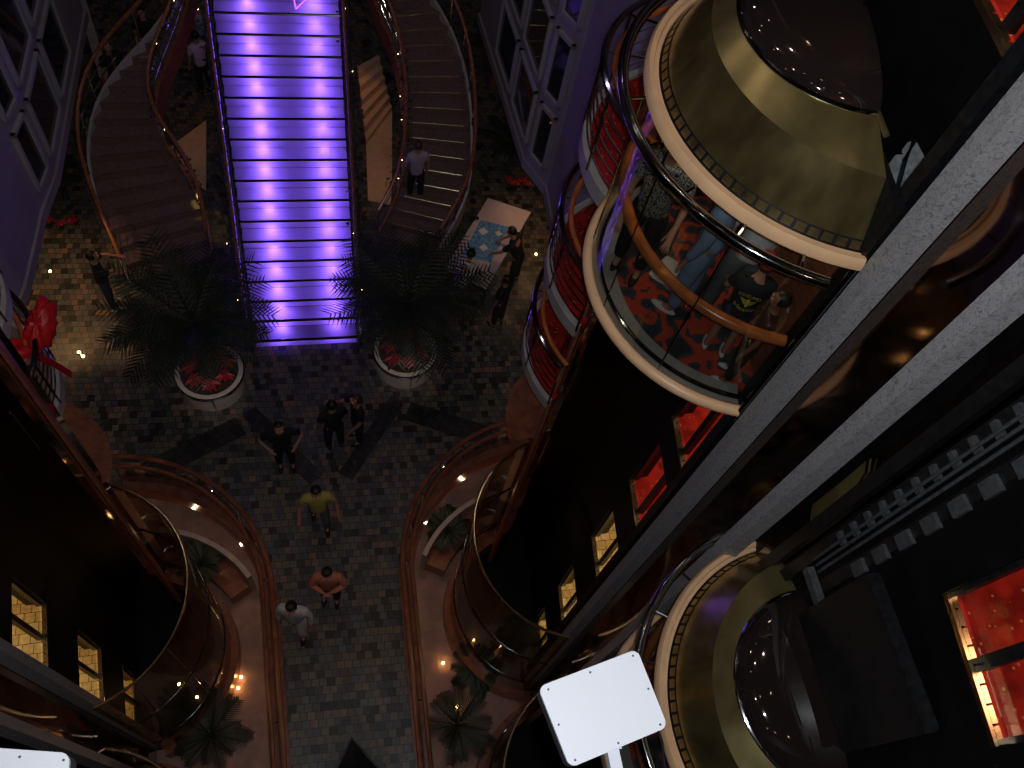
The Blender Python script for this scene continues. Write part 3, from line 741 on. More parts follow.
# small warm-lit lower flight beside the stage stair
t = thing('small_stair', 'small warm lit flight of wooden steps between violet stair and right curved stair', 'stair', at(375, 100, .3))
q0, q1, q2, q3 = (Vector(at(*p)) for p in ((366, 142, .1), (392, 108, .1), (357, 62, 1.3), (378, 50, 1.3)))
for i in range(6):
    f0, f1 = i / 6, (i + 1) / 6
    bm = bm_new(); add_prism(bm, [q0.lerp(q2, f0).xy, q1.lerp(q3, f0).xy, q1.lerp(q3, f1).xy, q0.lerp(q2, f1).xy], .02, .16 + .2 * i); obj('step', bm, 'cream', t)
p = at(374, 185, 0.0); light('step_lamp', 'SPOT', (p.x, p.y, 2.2), 9, (1, .55, .2), .05, (0, 0, 0), 1.0)
p = at(374, 100, .8); light('step_lamp', 'SPOT', (p.x - .2, p.y, 2.6), 9, (1, .5, .18), .05, (0, 0, 0), .9)
p = at(190, 130, .0); light('step_lamp', 'SPOT', (p.x, p.y, 2.6), 7, (1, .42, .16), .05, (0, 0, 0), 1.0)
p = at(207, 228, .0); light('step_lamp', 'SPOT', (p.x, p.y, 1.2), 6, (1, .75, .2), .05, (0, 0, 0), 1.)
for (xs, lab) in (([(366, 142, .02), (392, 108, .02), (392, 205, .02), (368, 200, .02)], 'pale sheet painted as a pool of light at the foot of the small steps'), ([(166, 150, .02), (206, 120, .02), (206, 190, .02), (180, 175, .02)], 'pale sheet painted as a pool of light inside the left curved stair')):
    bm = bm_new(); add_prism(bm, [at(*p).xy for p in xs], .005, .02); tag(obj('floor_light_patch', bm, 'cream'), lab, 'painted light')  # pale sheets that paint warm pools of light onto the floor

# ------------------------------------------------------------------ plants
def frond_bm(L, droop, w, nl=16):
    bm = bm_new(); pts = []
    for i in range(10):
        f = i / 9; pts.append(Vector((L * (f - .12 * f * f * droop), 0, L * (.55 * f - droop * .75 * f * f))))
    add_tube(bm, pts, [.014 * (1 - .8 * i / 9) for i in range(10)], 4)
    for i in range(nl):
        f = .12 + .88 * i / nl; k = f * 9; j = min(8, int(k)); p = pts[j].lerp(pts[j + 1], k - j); t = (pts[j + 1] - pts[j]).normalized()
        ln = w * (math.sin(PI * (.12 + .8 * f)) ** .7)
        for sd in (-1, 1):
            d = (t * .75 + Vector((0, sd, 0)) * .9 + Vector((0, 0, -.28))).normalized()
            s2 = t * .016
            vs = [bm.verts.new(q) for q in (p - s2, p + d * ln * .5 - s2 * .9 + Vector((0, 0, .01)), p + d * ln, p + d * ln * .5 + s2 * .9, p + s2)]
            bm.faces.new(vs)
    return bm
FR = {}
def palm(loc, h, n, L, label, group=None, name='palm', thin=1.):
    t = thing(name, label, 'palm', loc, random.random() * 6, group)
    bm = bm_new(); add_tube(bm, [(0, 0, 0), (.01, .02, h * .5), (0, 0, h)], [.07 * thin, .055 * thin, .05 * thin], 8)
    o = obj('trunk', bm, 'trunk', None, True); o.parent = t
    for i in range(n):
        key = (L, i % 4)
        if key not in FR:
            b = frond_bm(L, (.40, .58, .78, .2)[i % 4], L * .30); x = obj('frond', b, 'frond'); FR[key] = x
        else:
            x = FR[key].copy(); COL.objects.link(x)
        x.parent = t; x.location = (0, 0, h - .02 * (i % 3)); x.rotation_euler = (random.uniform(-.1, .1), random.uniform(-.35, .25), i * 2.399)
        sc = random.uniform(.8, 1.08); x.scale = (sc, sc, sc)
    return t

def planter(c, label, r=.64):
    t = thing('round_planter', label, 'planter', c)
    bm = bm_new(); add_lathe(bm, c, [(0, 0), (r * .93, 0), (r * .99, .5), (r, .56), (r * .86, .58), (r * .84, .46), (0, .45)], n=40); obj('pot', bm, 'potstone', t, True)
    bm = bm_new(); add_lathe(bm, c, [(r * .99, .5), (r * 1.03, .5), (r * 1.03, .57), (r * .99, .57)], n=40, closed_prof=True); obj('rim', bm, 'chrome', t, True)
    bm = bm_new(); add_tube(bm, [(c[0] + .05, c[1] - r * .90, .02), (c[0] + .04, c[1] - r * 1.02, .5)], .022, 6); obj('metal_strip', bm, 'chrome', t)
    bm = bm_new(); add_lathe(bm, c, [(0, .50), (r * .84, .48)], n=30); obj('soil', bm, 'soil', t)

def poinsettia(loc, label, group, sc=1.):
    t = thing('poinsettia', label, 'flower', loc, random.random() * 6, group)
    for nm, m, k, L, up in (('bracts', 'poin', 9, .13, .06), ('leaves', 'leafd', 7, .16, .0)):
        bm = bm_new()
        for i in range(k):
            a = i * 2.4; d = Vector((math.cos(a), math.sin(a), 0)); q = Vector((-d.y, d.x, 0)); l = L * sc * random.uniform(.7, 1.1)
            z = Vector((0, 0, .16 + up)); c0 = z
            vs = [bm.verts.new(v) for v in (c0, z + d * l * .5 + q * l * .3 + Vector((0, 0, .025)), z + d * l - Vector((0, 0, .02)), z + d * l * .5 - q * l * .3 + Vector((0, 0, .025)))]; bm.faces.new(vs)
        o = obj(nm, bm, m, None); o.parent = t
    bm = bm_new(); add_tube(bm, [(0, 0, 0), (0, 0, .22)], .01, 5); o = obj('stem', bm, 'leafd', None); o.parent = t

for s, (px, py) in ((1, (1.56, 9.0)), (-1, (-2.24, 8.86))):
    w = 'right' if s > 0 else 'left'
    c = (px, py, 0)
    planter(c, 'round stone planter with chrome rim at the %s foot of the violet stair' % w)
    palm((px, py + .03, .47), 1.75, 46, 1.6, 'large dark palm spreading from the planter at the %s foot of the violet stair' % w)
    sp = light('planter_fill', 'SPOT', (px * .75, py - 3.0, 4.2), 75, (1, .82, .7), .06, None, math.radians(20))  # unseen spot added to brighten the planter from in front
    sp.rotation_euler = (Vector((px, py - .3, .3)) - Vector((px * .75, py - 3.0, 4.2))).to_track_quat('-Z', 'Y').to_euler()
    for i in range(7):
        a = i * 2 * PI / 7 + .3; poinsettia((px + .36 * math.cos(a), py + .36 * math.sin(a), .44), 'red poinsettia planted round the palm trunk in the %s planter' % w, 'poinsettias in the %s planter' % w, 1.5)
# plants in the sunken bays
for p, h, L, lab in (((455, 728, -2.8), .5, .8, 'bushy dark palm at the bottom of the right bay floor, nearest the railing'), ((474, 672, -2.8), .4, .6, 'dim palm seen through the right glass enclosure'), ((446, 541, -2.8), .7, .55, 'spiky small palm lit warm beside the right railing and bench'),
                    ((206, 574, -2.8), .7, .55, 'spiky small palm beside the left bench and railing'), ((215, 738, -2.8), .5, .8, 'large dark palm on the floor of the left bay near the bottom edge')):
    palm(at(*p), h, 16, L, lab, name='small_palm', thin=.6)
# hall plants by the lilac walls
palm(at(487, 70, 0), .9, 14, .75, 'pale green palm beside the right curved stair rail', name='small_palm', thin=.6)
palm(at(505, 165, 0), .8, 16, .8, 'dark palm below the lilac window wall near the puzzle table', name='small_palm', thin=.6)
palm(at(62, 200, 0), .8, 16, .8, 'dark palm below the left window wall beside the curved stair', name='small_palm', thin=.6)
for i in range(4): poinsettia(at(508 + 6 * i, 186 + 3 * (i % 2), .0), 'red poinsettia on the floor at the foot of the right lilac wall', 'poinsettias by the right wall')
for i in range(3): poinsettia(at(52 + 12 * i, 226 + 3 * (i % 2), .0), 'red poinsettia on the floor at the foot of the left lilac wall', 'poinsettias by the left wall')

# leafy garlands with tiny lights
def garland(name, pts, r, label, bulbs=14, dens=75):
    t = thing(name, label, 'garland', pts[0])
    bm = bm_new(); P_ = [Vector(p) for p in pts]
    add_tube(bm, P_, .02, 5)
    for a, b in zip(P_, P_[1:]):
        for k in range(max(1, int((b - a).length * dens))):
            c = a.lerp(b, random.random()) + Vector((random.gauss(0, r * .5), random.gauss(0, r * .5), random.gauss(0, r * .5)))
            d = Vector((random.gauss(0, 1), random.gauss(0, 1), random.gauss(0, .6))).normalized(); q = d.orthogonal().normalized()
            l = random.uniform(.05, .10)
            vs = [bm.verts.new(v) for v in (c, c + d * l * .5 + q * l * .3, c + d * l, c + d * l * .5 - q * l * .3)]; bm.faces.new(vs)
    o = obj('greenery', bm, 'leafd', t)
    for k in range(bulbs):
        f = (k + .5) / bulbs * (len(P_) - 1); j = int(f); c = P_[j].lerp(P_[j + 1], f - j) + Vector((random.gauss(0, r * .4), random.gauss(0, r * .4), r * .6))
        bm = bm_new(); add_ball(bm, c, .006, u=6, v=4); obj('bulb', bm, 'bulb', t)
e0, e1 = st_edge(0), st_edge(N)
garland('garland', [(e0[0] - .16 + (e1[0] - e0[0]) * k / 20, Y0 + RUN * N * k / 20, RISE * N * k / 20 + .85 - .12 * math.sin(PI * k / 2) ** 2) for k in range(21)], .13, 'dark leafy garland along the left rail of the violet stair', 7)
garland('garland', [(e0[1] + .16 + (e1[1] - e0[1]) * k / 20, Y0 + RUN * N * k / 20, RISE * N * k / 20 + .85 - .12 * math.sin(PI * k / 2) ** 2) for k in range(21)], .13, 'dark leafy garland along the right rail of the violet stair', 7)
garland('garland', [(x, y, z + .85) for x, y, z in rin[2:]], .17, 'leafy garland on the inner rail of the right curved stair', 12)
garland('garland', [(x, y, z + .85) for x, y, z in lin[2:]], .09, 'thin garland on the inner rail of the left curved stair', 12)

# ------------------------------------------------------------------ white panels near the camera
def white_panel(corners, z, label, screws):
    pts = [at(x, y, z) for x, y in corners]
    c = sum(pts, Vector()) / 4
    t = thing('white_panel', label, 'panel', c)
    def rounded(sh, rr=.028):
        out = []
        for i in range(4):
            p = c + (pts[i] - c) * sh; a = (c + (pts[i - 1] - c) * sh - p).normalized(); b = (c + (pts[(i + 1) % 4] - c) * sh - p).normalized()
            for k in range(5):
                f = k / 4; q = p + a * rr * (1 - f) ** 1.6 + b * rr * f ** 1.6; out.append((q.x, q.y))
        return out
    bm = bm_new(); add_prism(bm, rounded(1.), z - .018, z); obj('cover_plate', bm, 'white', t)
    bm = bm_new(); add_prism(bm, rounded(.985), z - .10, z - .0185); obj('housing', bm, 'whiteedge', t)
    for u, v in screws:
        q = pts[0].lerp(pts[1], u).lerp(pts[3].lerp(pts[2], u), v)
        bm = bm_new(); bmesh.ops.create_cone(bm, cap_ends=True, segments=10, radius1=.0052, radius2=.0038, depth=.004, matrix=Matrix.Translation((q.x, q.y, z + .0015))); obj('screw', bm, 'greyst', t)
    # bracket arm back to the gallery edge, and a cable
    k = (pts[2] + pts[3]) / 2
    bm = bm_new(); add_box(bm, (k.x - .025, -1.26, z - .16), (k.x + .025, k.y + .1, z - .11)); add_box(bm, (k.x - .035, k.y + .0, z - .115), (k.x + .035, k.y + .1, z - .098)); obj('bracket', bm, 'white', t)
    bm = bm_new(); kk = pts[2]; add_tube(bm, [(kk.x - .03, kk.y + .03, z - .05), (kk.x - .01, kk.y - .05, z - .09), (kk.x - .03, kk.y - .4, z - .2), (kk.x, -1.3, z - .2)], .006, 6); obj('cable', bm, 'blackm', t)
white_panel([(538, 687), (637, 649), (668, 727), (570, 768)], 11.9, 'white rounded metal panel with small screws mounted close above the lower lift car', ((.08, .07), (.5, .06), (.94, .06), (.05, .5), (.96, .5), (.07, .94), (.5, .95), (.94, .94)))
white_panel([(-30, 746), (70, 753), (62, 850), (-40, 840)], 11.9, 'white metal panel at the bottom left corner, only its edge in the picture', ((.5, .08), (.94, .08)))

# ------------------------------------------------------------------ people
def skin_mesh(verts, edges, rad, sub=1):
    me = bpy.data.meshes.new('tmp'); me.from_pydata(verts, edges, [])
    o = bpy.data.objects.new('tmp', me); COL.objects.link(o)
    sm = o.modifiers.new('s', 'SKIN'); sm.use_smooth_shade = True
    if not me.skin_vertices: me.attributes.new('x', 'FLOAT', 'POINT')
    sv = me.skin_vertices[0].data
    for i, r in enumerate(rad): sv[i].radius = r if isinstance(r, tuple) else (r, r); sv[i].use_root = (i == 0)
    if sub: ss = o.modifiers.new('u', 'SUBSURF'); ss.levels = sub; ss.render_levels = sub
    bpy.context.view_layer.update()
    ev = o.evaluated_get(bpy.context.evaluated_depsgraph_get())
    out = bpy.data.meshes.new_from_object(ev)
    bpy.data.objects.remove(o); bpy.data.meshes.remove(me)
    return out

def person(label, loc, yaw, h=1.7, top='white_cloth', legs='grey_cloth', hair='hairk', skin='skin', shoe='black_cloth', arms=None, stance=None, lean=0., long_sleeve=False, long_hair=False, nod=.0, cap=None, shorts=False, group=None):
    """faces local +Y; arms: per side (upper, fore) directions; stance: per side (thigh, shin) directions"""
    k = h / 1.70
    t = thing('person', label, 'person', loc, yaw, group)
    D = Vector
    arms = arms or {-1: ((-.22, .02, -1), (-.05, .25, -1)), 1: ((.22, .02, -1), (.05, .25, -1))}
    stance = stance or {-1: ((-.06, .05, -1), (0, -.03, -1)), 1: ((.06, -.02, -1), (0, -.06, -1))}
    R = Matrix.Rotation(-lean, 3, 'X')
    hip = D((0, 0, .92))
    T = lambda x, y, z: hip + R @ D((x, y, z))
    V, E, Rd = [], [], []
    def add(p, r, par=None):
        V.append(tuple(D(p) * k)); Rd.append(tuple(q * k for q in r) if isinstance(r, tuple) else r * k)
        if par is not None: E.append((par, len(V) - 1))
        return len(V) - 1
    pel = add(hip, (.145, .105)); wa = add(T(0, 0, .18), (.125, .09), pel); ch = add(T(0, .01, .38), (.155, .105), wa)
    nb = add(T(0, 0, .52), (.07, .06), ch); nk = add(T(0, .01, .60), .05, nb)
    HR = Matrix.Rotation(-lean * .6 - nod, 3, 'X'); hb = T(0, .015, .62)
    Hp = lambda x, y, z: hb + HR @ D((x, y, z))
    h1 = add(Hp(0, .02, .06), (.066, .075), nk); h2 = add(Hp(0, .015, .13), (.078, .092), h1); add(Hp(0, .0, .20), (.062, .072), h2)
    add(Hp(0, .118, .085), (.011, .012), h1)
    for s in (-1, 1): add(Hp(s * .083, .0, .10), (.012, .018), h2)
    J = {}
    for s in (-1, 1):
        sh = T(s * .19, 0, .47); up, fo = (D(q).normalized() for q in arms[s])
        up, fo = R @ up, R @ fo
        el = sh + up * .29; wr = el + fo * .25
        a = add(sh, .058, ch); b = add(sh + up * .14, .047, a); c = add(el, .039, b); d = add(wr, .027, c)
        pm = wr + fo * .075; e = add(pm, (.034, .020), d)
        side = fo.cross(R @ D((0, 1, 0)));
        if side.length < .1: side = fo.cross(D((1, 0, 0)))
        side.normalize(); curl = fo.cross(side)
        for q, (off, l) in enumerate(((-.030, .070), (-.010, .082), (.011, .078), (.030, .060))):
            p1 = pm + fo * (.022 + l * .55) + side * off * 1.1; f1 = add(p1, .0095, e); add(p1 + (fo * .75 + curl * .6) * l * .5, .008, f1)
        th = add(wr + fo * .045 + side * s * -.045 + curl * .01, .0105, d); add(wr + fo * .085 + side * s * -.06 + curl * .02, .009, th)
        J[s] = (sh, el, wr, up, fo)
        hp = hip + D((s * .09, 0, -.06)); tu, su = (D(q).normalized() for q in stance[s])
        kn = hp + tu * .42; an = kn + su * .40
        a = add(hp, .085, pel); b = add(kn, .055, a); c = add(kn + su * .14, .055, b); d = add(an, .036, c); add(an + D((0, .12, -.03)), .03, d)
        J[s] += (hp, kn, an)
    me = skin_mesh(V, E, Rd); me.name = 'body'; me.materials.append(M[skin]); body = bpy.data.objects.new('body', me); COL.objects.link(body); body.parent = t
    def garment(nm, vs, es, rs, m):
        g = skin_mesh([tuple(D(v) * k) for v in vs], es, [tuple(x * k for x in q) if isinstance(q, tuple) else q * k for q in rs]); g.name = nm; g.materials.append(M[m]); o = bpy.data.objects.new(nm, g); COL.objects.link(o); o.parent = t; return o
    g = .016
    vs = [T(0, 0, -.10), T(0, 0, .0), T(0, 0, .18), T(0, .01, .38), T(0, 0, .54)]; es = [(0, 1), (1, 2), (2, 3), (3, 4)]; rs = [(.155 + g, .125 + g), (.155 + g, .12 + g), (.140 + g, .108 + g), (.168 + g, .118 + g), (.085, .075)]
    for s in (-1, 1):
        sh, el, wr, up, fo = J[s][:5]
        i = len(vs); vs += [sh, sh + up * .14, sh + up * (.20 if not long_sleeve else .29)]; es += [(3, i), (i, i + 1), (i + 1, i + 2)]; rs += [.066 + g, .056 + g, .052 + g * .8]
        if long_sleeve: vs.append(wr); es.append((i + 2, i + 3)); rs.append(.034 + g * .5)
    shirt = garment('shirt', vs, es, rs, top)
    vs = [hip + D((0, 0, .0)), T(0, 0, .10)]; es = [(0, 1)]; rs = [(.150 + g, .115 + g), (.135 + g * .6, .10 + g * .6)]
    for s in (-1, 1):
        hp, kn, an = J[s][5:]; i = len(vs); end = an.lerp(kn, .1) if not shorts else kn.lerp(hp, .1)
        vs += [hp, hp.lerp(kn, .5), kn.lerp(hp, .02 if not shorts else .15)]; es += [(0, i), (i, i + 1), (i + 1, i + 2)]; rs += [.094 + g, .083 + g, .066 + g]
        if not shorts: vs.append(end); es.append((i + 2, i + 3)); rs.append(.052 + g)
    garment('shorts' if shorts else 'trousers', vs, es, rs, legs)
    for s in (-1, 1):
        an = J[s][7] * k; bm = bm_new(); add_ball(bm, an + D((0, .07 * k, -.045 * k)), .05 * k, (.9, 2.6, .95)); o = obj('shoe', bm, shoe, None, True); o.parent = t
    bm = bm_new(); c = Hp(0, -.012, .135) * k
    add_ball(bm, c, .1 * k, (.93, 1.08, 1.08), 16, 12)
    hm = HR.inverted()
    kill = [v for v in bm.verts if (hm @ (v.co - c)).y > .045 * k and (hm @ (v.co - c)).z < .055 * k or (hm @ (v.co - c)).z < -.065 * k]
    bmesh.ops.delete(bm, geom=kill, context='VERTS')
    if long_hair: add_ball(bm, Hp(0, -.085, .02) * k, .09 * k, (1.05, .55, 1.7))
    o = obj('hair', bm, hair, None, True); o.parent = t
    for s in (-1, 1):
        bm = bm_new(); add_ball(bm, Hp(s * .031, .088, .115) * k, .011 * k, u=8, v=6); o = obj('eye', bm, 'white_cloth', None, True); o.parent = t
    if cap:
        bm = bm_new(); add_ball(bm, Hp(0, -.005, .165) * k, .108 * k, (1, 1.08, .85), 16, 10); bmesh.ops.delete(bm, geom=[v for v in bm.verts if (hm @ (v.co - Hp(0, -.005, .165) * k)).z < -.02], context='VERTS')
        add_ball(bm, Hp(0, .14, .15) * k, .07 * k, (1, .9, .12)); o = obj('cap', bm, cap, None, True); o.parent = t
    t['_s'] = 1; del t['_s']
    return t, shirt, k

hips = {-1: ((-.75, -.15, -.7), (.55, .65, -.35)), 1: ((.75, -.15, -.7), (-.55, .65, -.35))}
fold = {-1: ((-.30, .25, -.9), (.9, .6, .1)), 1: ((.30, .25, -.9), (-.9, .6, .0))}
reach = {-1: ((-.3, .7, -.6), (.1, 1, -.2)), 1: ((.3, .7, -.6), (-.1, 1, -.2))}
wide = {-1: ((-.42, .1, -.9), (-.1, .6, -.7)), 1: ((.42, .1, -.9), (.1, .6, -.7))}
stride = {-1: ((-.06, .35, -1), (0, -.15, -1)), 1: ((.06, -.3, -1), (0, -.35, -1))}
def spot(x, y, hh=1.6):
    p = at(x, y, hh); return (p.x, p.y, 0)
def yaw_of(dx, dy): return math.atan2(-dx, dy)
person('person in a yellow shirt with arms held out, walking on the slate floor', spot(316, 492), PI, 1.72, 'yellow_cloth', 'grey_cloth', arms=wide, stance=stride, nod=.15)
person('person in an orange shirt with folded arms, standing on the slate floor', spot(327, 572), PI - .15, 1.68, 'orange_cloth', 'black_cloth', arms=fold, nod=.2, long_sleeve=True)
person('person in a white shirt mid-stride beside the one in orange', spot(292, 606), PI - .3, 1.72, 'white_cloth', 'white_cloth', arms=None, stance=stride, nod=.25, long_sleeve=True)
person('person in black at the left of the dark-dressed group on the tiled floor', spot(279, 428), PI + .1, 1.7, 'black_cloth', 'black_cloth', arms=hips)
person('person in black with back turned, middle of the dark-dressed group below the violet stair', spot(332, 408), .3, 1.75, 'black_cloth', 'black_cloth')
person('person in black with bare arm raised, at the right of the dark-dressed floor group', spot(357, 400), PI / 2 + .3, 1.68, 'black_cloth', 'black_cloth', arms={-1: ((-.2, .2, -1), (.1, .6, -.8)), 1: ((.3, .6, -.5), (-.3, .5, .7))}, hair='hairb')
# puzzle table
tc = [at(488, 198, .78), at(531, 212, .78), at(486, 289, .78), at(445, 268, .78)]
t = thing('puzzle_table', 'white rectangular table with a blue jigsaw, beside the right curved stair', 'table', (*(sum(tc, Vector()) / 4).xy, 0))
bm = bm_new(); add_prism(bm, [p.xy for p in tc], .74, .78); obj('tabletop', bm, 'cloth', t)
cc = sum(tc, Vector()) / 4
for p in tc:
    q = cc.lerp(p, .9); bm = bm_new(); add_tube(bm, [(q.x, q.y, 0), (q.x, q.y, .74)], .022, 6); obj('leg', bm, 'greyst', t)
def on_table(u, v): return tc[0].lerp(tc[1], u).lerp(tc[3].lerp(tc[2], u), v)
bm = bm_new(); add_prism(bm, [on_table(u, v).xy for u, v in ((.12, .30), (.75, .26), (.80, .72), (.18, .78))], .781, .786); tag(obj('jigsaw_puzzle', bm, 'blueprint'), 'blue half finished jigsaw lying on the white table', 'puzzle')
for i, (u, v, w) in enumerate(((.3, .42, .16), (.62, .38, .12), (.5, .6, .14))):
    a = on_table(u, v); bm = bm_new(); add_box(bm, (-w / 2, -w / 2, .787), (w / 2, w / 2, .792), Matrix.Translation((a.x, a.y, 0)) @ Matrix.Rotation(.5, 4, 'Z')); tag(obj('puzzle_tray', bm, 'paper'), ('pale square sheet lying on the left part of the blue jigsaw', 'pale square sheet nearest the person in black at the table', 'pale square sheet in the middle of the blue jigsaw')[i], 'sheet')
a = on_table(.05, .33); bm = bm_new(); add_lathe(bm, (a.x, a.y, .78), [(0, .0), (.045, 0), (.05, .10), (.046, .10), (.04, .01), (0, .01)], n=14); tag(obj('drinking_glass', bm, 'chrome', None, True), 'shiny drinking glass on the white table', 'glass')
bend = {-1: ((-.3, .9, -.5), (.2, 1, -.5)), 1: ((.3, .9, -.5), (-.2, 1, -.5))}
person('person in a pale striped shirt leaning over the white table', (2.84, 10.30, 0), yaw_of(.61, .79), 1.7, 'white_cloth', 'grey_cloth', arms=bend, lean=.5)
person('person in black leaning over the jigsaw at the far side of the white table', (4.22, 10.92, 0), yaw_of(-.83, .56), 1.7, 'black_cloth', 'black_cloth', arms=bend, lean=.4)
person('dark-dressed person at the lower end of the white table', spot(506, 283, 1.5), yaw_of(-.6, .6), 1.66, 'black_cloth', 'black_cloth', skin='skin2')
# people on and behind the stairs
def onstair(x, y, z): p = at(x, y, z + 1.5); return (p.x, p.y, z)
person('person in a white top and dark trousers on the right curved stair', onstair(418, 150, .62), .1, 1.66, 'lilac_cloth', 'black_cloth', arms=None, hair='hairb')
person('person in a pale pink top on the floor between left curved stair and violet stair', spot(196, 40, 1.5), .5, 1.66, 'pink_cloth', 'black_cloth')
person('person in a lilac top behind the pink one, between left curved stair and violet stair', spot(198, 10, 1.5), -.5, 1.68, 'lilac_cloth', 'grey_cloth')
person('dark-dressed person standing in the shadowy hall at the top left of the picture', spot(142, 14), PI, 1.7, 'black_cloth', 'black_cloth')
person('dark-dressed person in the shadowy hall beside the outer rail of the left curved stair', spot(107, 48), PI + .6, 1.7, 'black_cloth', 'black_cloth')
person('dark-dressed person in white shoes at the lower end of the left curved stair rail', spot(92, 258), -1.2, 1.7, 'black_cloth', 'darkblue_cloth', shoe='white_cloth', arms=bend)

# passengers in the large lift car
def lift_spot(x, y, hz): p = at(x, y, ZA + hz); return (min(p.x, 3.40), p.y, ZA + .012)
kp = at(713, 350, ZA)
pr, shirt, kk = person('young lift passenger in a black T-shirt printed with yellow lettering, back to the curved glass', (kp.x, kp.y, ZA + .012), yaw_of(.45, .89), 1.2, 'black_cloth', 'darkblue_cloth', shoe='white_cloth', cap='red_cloth', arms={-1: ((-.3, .3, -1), (.1, .8, -.4)), 1: ((.35, .1, -1), (.1, .6, -.8))}, lean=.10, hair='hairb', skin='skin', shorts=True)
person('lift passenger in a black sequined top with one hand on the wooden handrail', lift_spot(676, 152, 1.5), yaw_of(-.6, -.8), 1.62, 'sparkle', 'black_cloth', hair='hairb', arms={-1: ((-.3, .3, -1), (0, .8, -.5)), 1: ((.15, .35, -1), (-.1, .55, -.6))}, long_hair=True)
person('lift passenger in denim, half hidden by the cream fascia', lift_spot(730, 206, 1.35), yaw_of(-.5, .5), 1.7, 'denim', 'denim', shoe='white_cloth', hair='hairb', long_sleeve=True)
person('lift passenger in a white shirt behind the chrome tube, under the cream fascia', (3.48, 3.86, ZA + .012), yaw_of(.2, .9), 1.68, 'white_cloth', 'grey_cloth')
person('small lift passenger in dark red clothes at the near corner of the large car', lift_spot(786, 318, .9), yaw_of(-.8, .5), 1.18, 'leather', 'black_cloth', skin='skin2', shoe='white_cloth', hair='hairk')
# shoes of a seated or hidden passenger and a bag
p = at(790, 318, ZA + .62); t = thing('handbag', 'dark rounded bag with orange strap held at the near corner of the large lift car', 'bag', p)
bm = bm_new(); add_ball(bm, p, .12, (1.1, .6, 1)); obj('pouch', bm, 'leather', t, True)
bm = bm_new(); add_tube(bm, [p + Vector((.12 * math.cos(a), .02, .05 + .26 * math.sin(a))) for a in [PI * i / 10 for i in range(11)]], .010, 5); obj('strap', bm, 'wood', t, True)
p = at(668, 272, ZA + .02); bm = bm_new(); add_box(bm, (-.16, -.12, 0), (.16, .12, .012), Matrix.Translation((p.x, p.y, ZA + .02)) @ Matrix.Rotation(.7, 4, 'Z')); bmesh.ops.subdivide_edges(bm, edges=bm.edges[:], cuts=3, use_grid_fill=True)
for v in bm.verts: v.co.z += .02 * math.sin(v.co.x * 30) * math.cos(v.co.y * 23)
tag(obj('folded_towel', bm, 'white_cloth', None, True), 'crumpled pale cloth lying on the patterned floor of the large lift car', 'cloth')
# the lettering on the T-shirt
bpy.context.view_layer.update()
sw = shirt.matrix_world; dg = bpy.context.evaluated_depsgraph_get()
me_s = shirt.data
from mathutils.bvhtree import BVHTree
bv = BVHTree.FromPolygons([sw @ v.co for v in me_s.vertices], [tuple(p.vertices) for p in me_s.polygons])
rw = pr.matrix_world.to_3x3()
left = rw @ Vector((-1, 0, 0)); fwd = rw @ Vector((0, 1, 0)); zz = Vector((0, 0, 1))
base = pr.matrix_world @ Vector((0, -.4, 0))
def print_text(name, body, z, size, bend=0.):
    cu = bpy.data.curves.new('tmp', 'FONT'); cu.body = body; cu.size = size; cu.align_x = 'CENTER'; cu.resolution_u = 2
    o = bpy.data.objects.new('tmp', cu); COL.objects.link(o); bpy.context.view_layer.update()
    me = bpy.data.meshes.new_from_object(o.evaluated_get(bpy.context.evaluated_depsgraph_get())); bpy.data.objects.remove(o)
    bm = bm_new(); bm.from_mesh(me); bpy.data.meshes.remove(me)
    stick(bm, z, bend); return obj(name, bm, 'print', shirt)
def stick(bm, z, bend=0.):
    for v in bm.verts:
        p = base + (-left) * v.co.x + zz * (z + v.co.y + bend * v.co.x ** 2)
        hit = bv.ray_cast(p, fwd)[0]
        v.co = (hit - fwd * .004) if hit is not None else p + fwd * .28
print_text('printed_text', 'COZUMEL', .865, .043, -.3)
print_text('printed_text', 'Mexico', .715, .062, .5)
bm = bm_new()      # winged emblem between the words
for s in (-1, 1):
    for q in range(3):
        vs = [bm.verts.new(v) for v in ((s * .005, .03 - .018 * q, 0), (s * (.060 - .012 * q), .045 - .018 * q, 0), (s * (.068 - .014 * q), .035 - .018 * q, 0), (s * .005, .018 - .018 * q, 0))]; bm.faces.new(vs)
vs = [bm.verts.new(v) for v in ((-.012, .05, 0), (.012, .05, 0), (.008, -.035, 0), (-.008, -.035, 0))]; bm.faces.new(vs)
stick(bm, .80); obj('printed_emblem', bm, 'print', shirt)

for pa, pb, lab in (((80, -4), (104, 76), 'long low counter ledge in the shadowy hall left of the left curved stair'), ((488, 20), (497, 62), 'short low counter ledge in the shadowy hall beside the right curved stair')):
    a, b = at(*pa, .9).xy, at(*pb, .9).xy; nn = (b - a).orthogonal().normalized() * .10
    t = thing('counter_ledge', lab, 'ledge', (*((a + b) / 2), 0))
    bm = bm_new(); add_prism(bm, [a - nn, b - nn, b + nn, a + nn], .86, .9); obj('top', bm, 'stone', t)
    bm = bm_new(); add_prism(bm, [a - nn * .8, b - nn * .8, b + nn * .8, a + nn * .8], 0, .86); obj('front', bm, 'rwood', t)
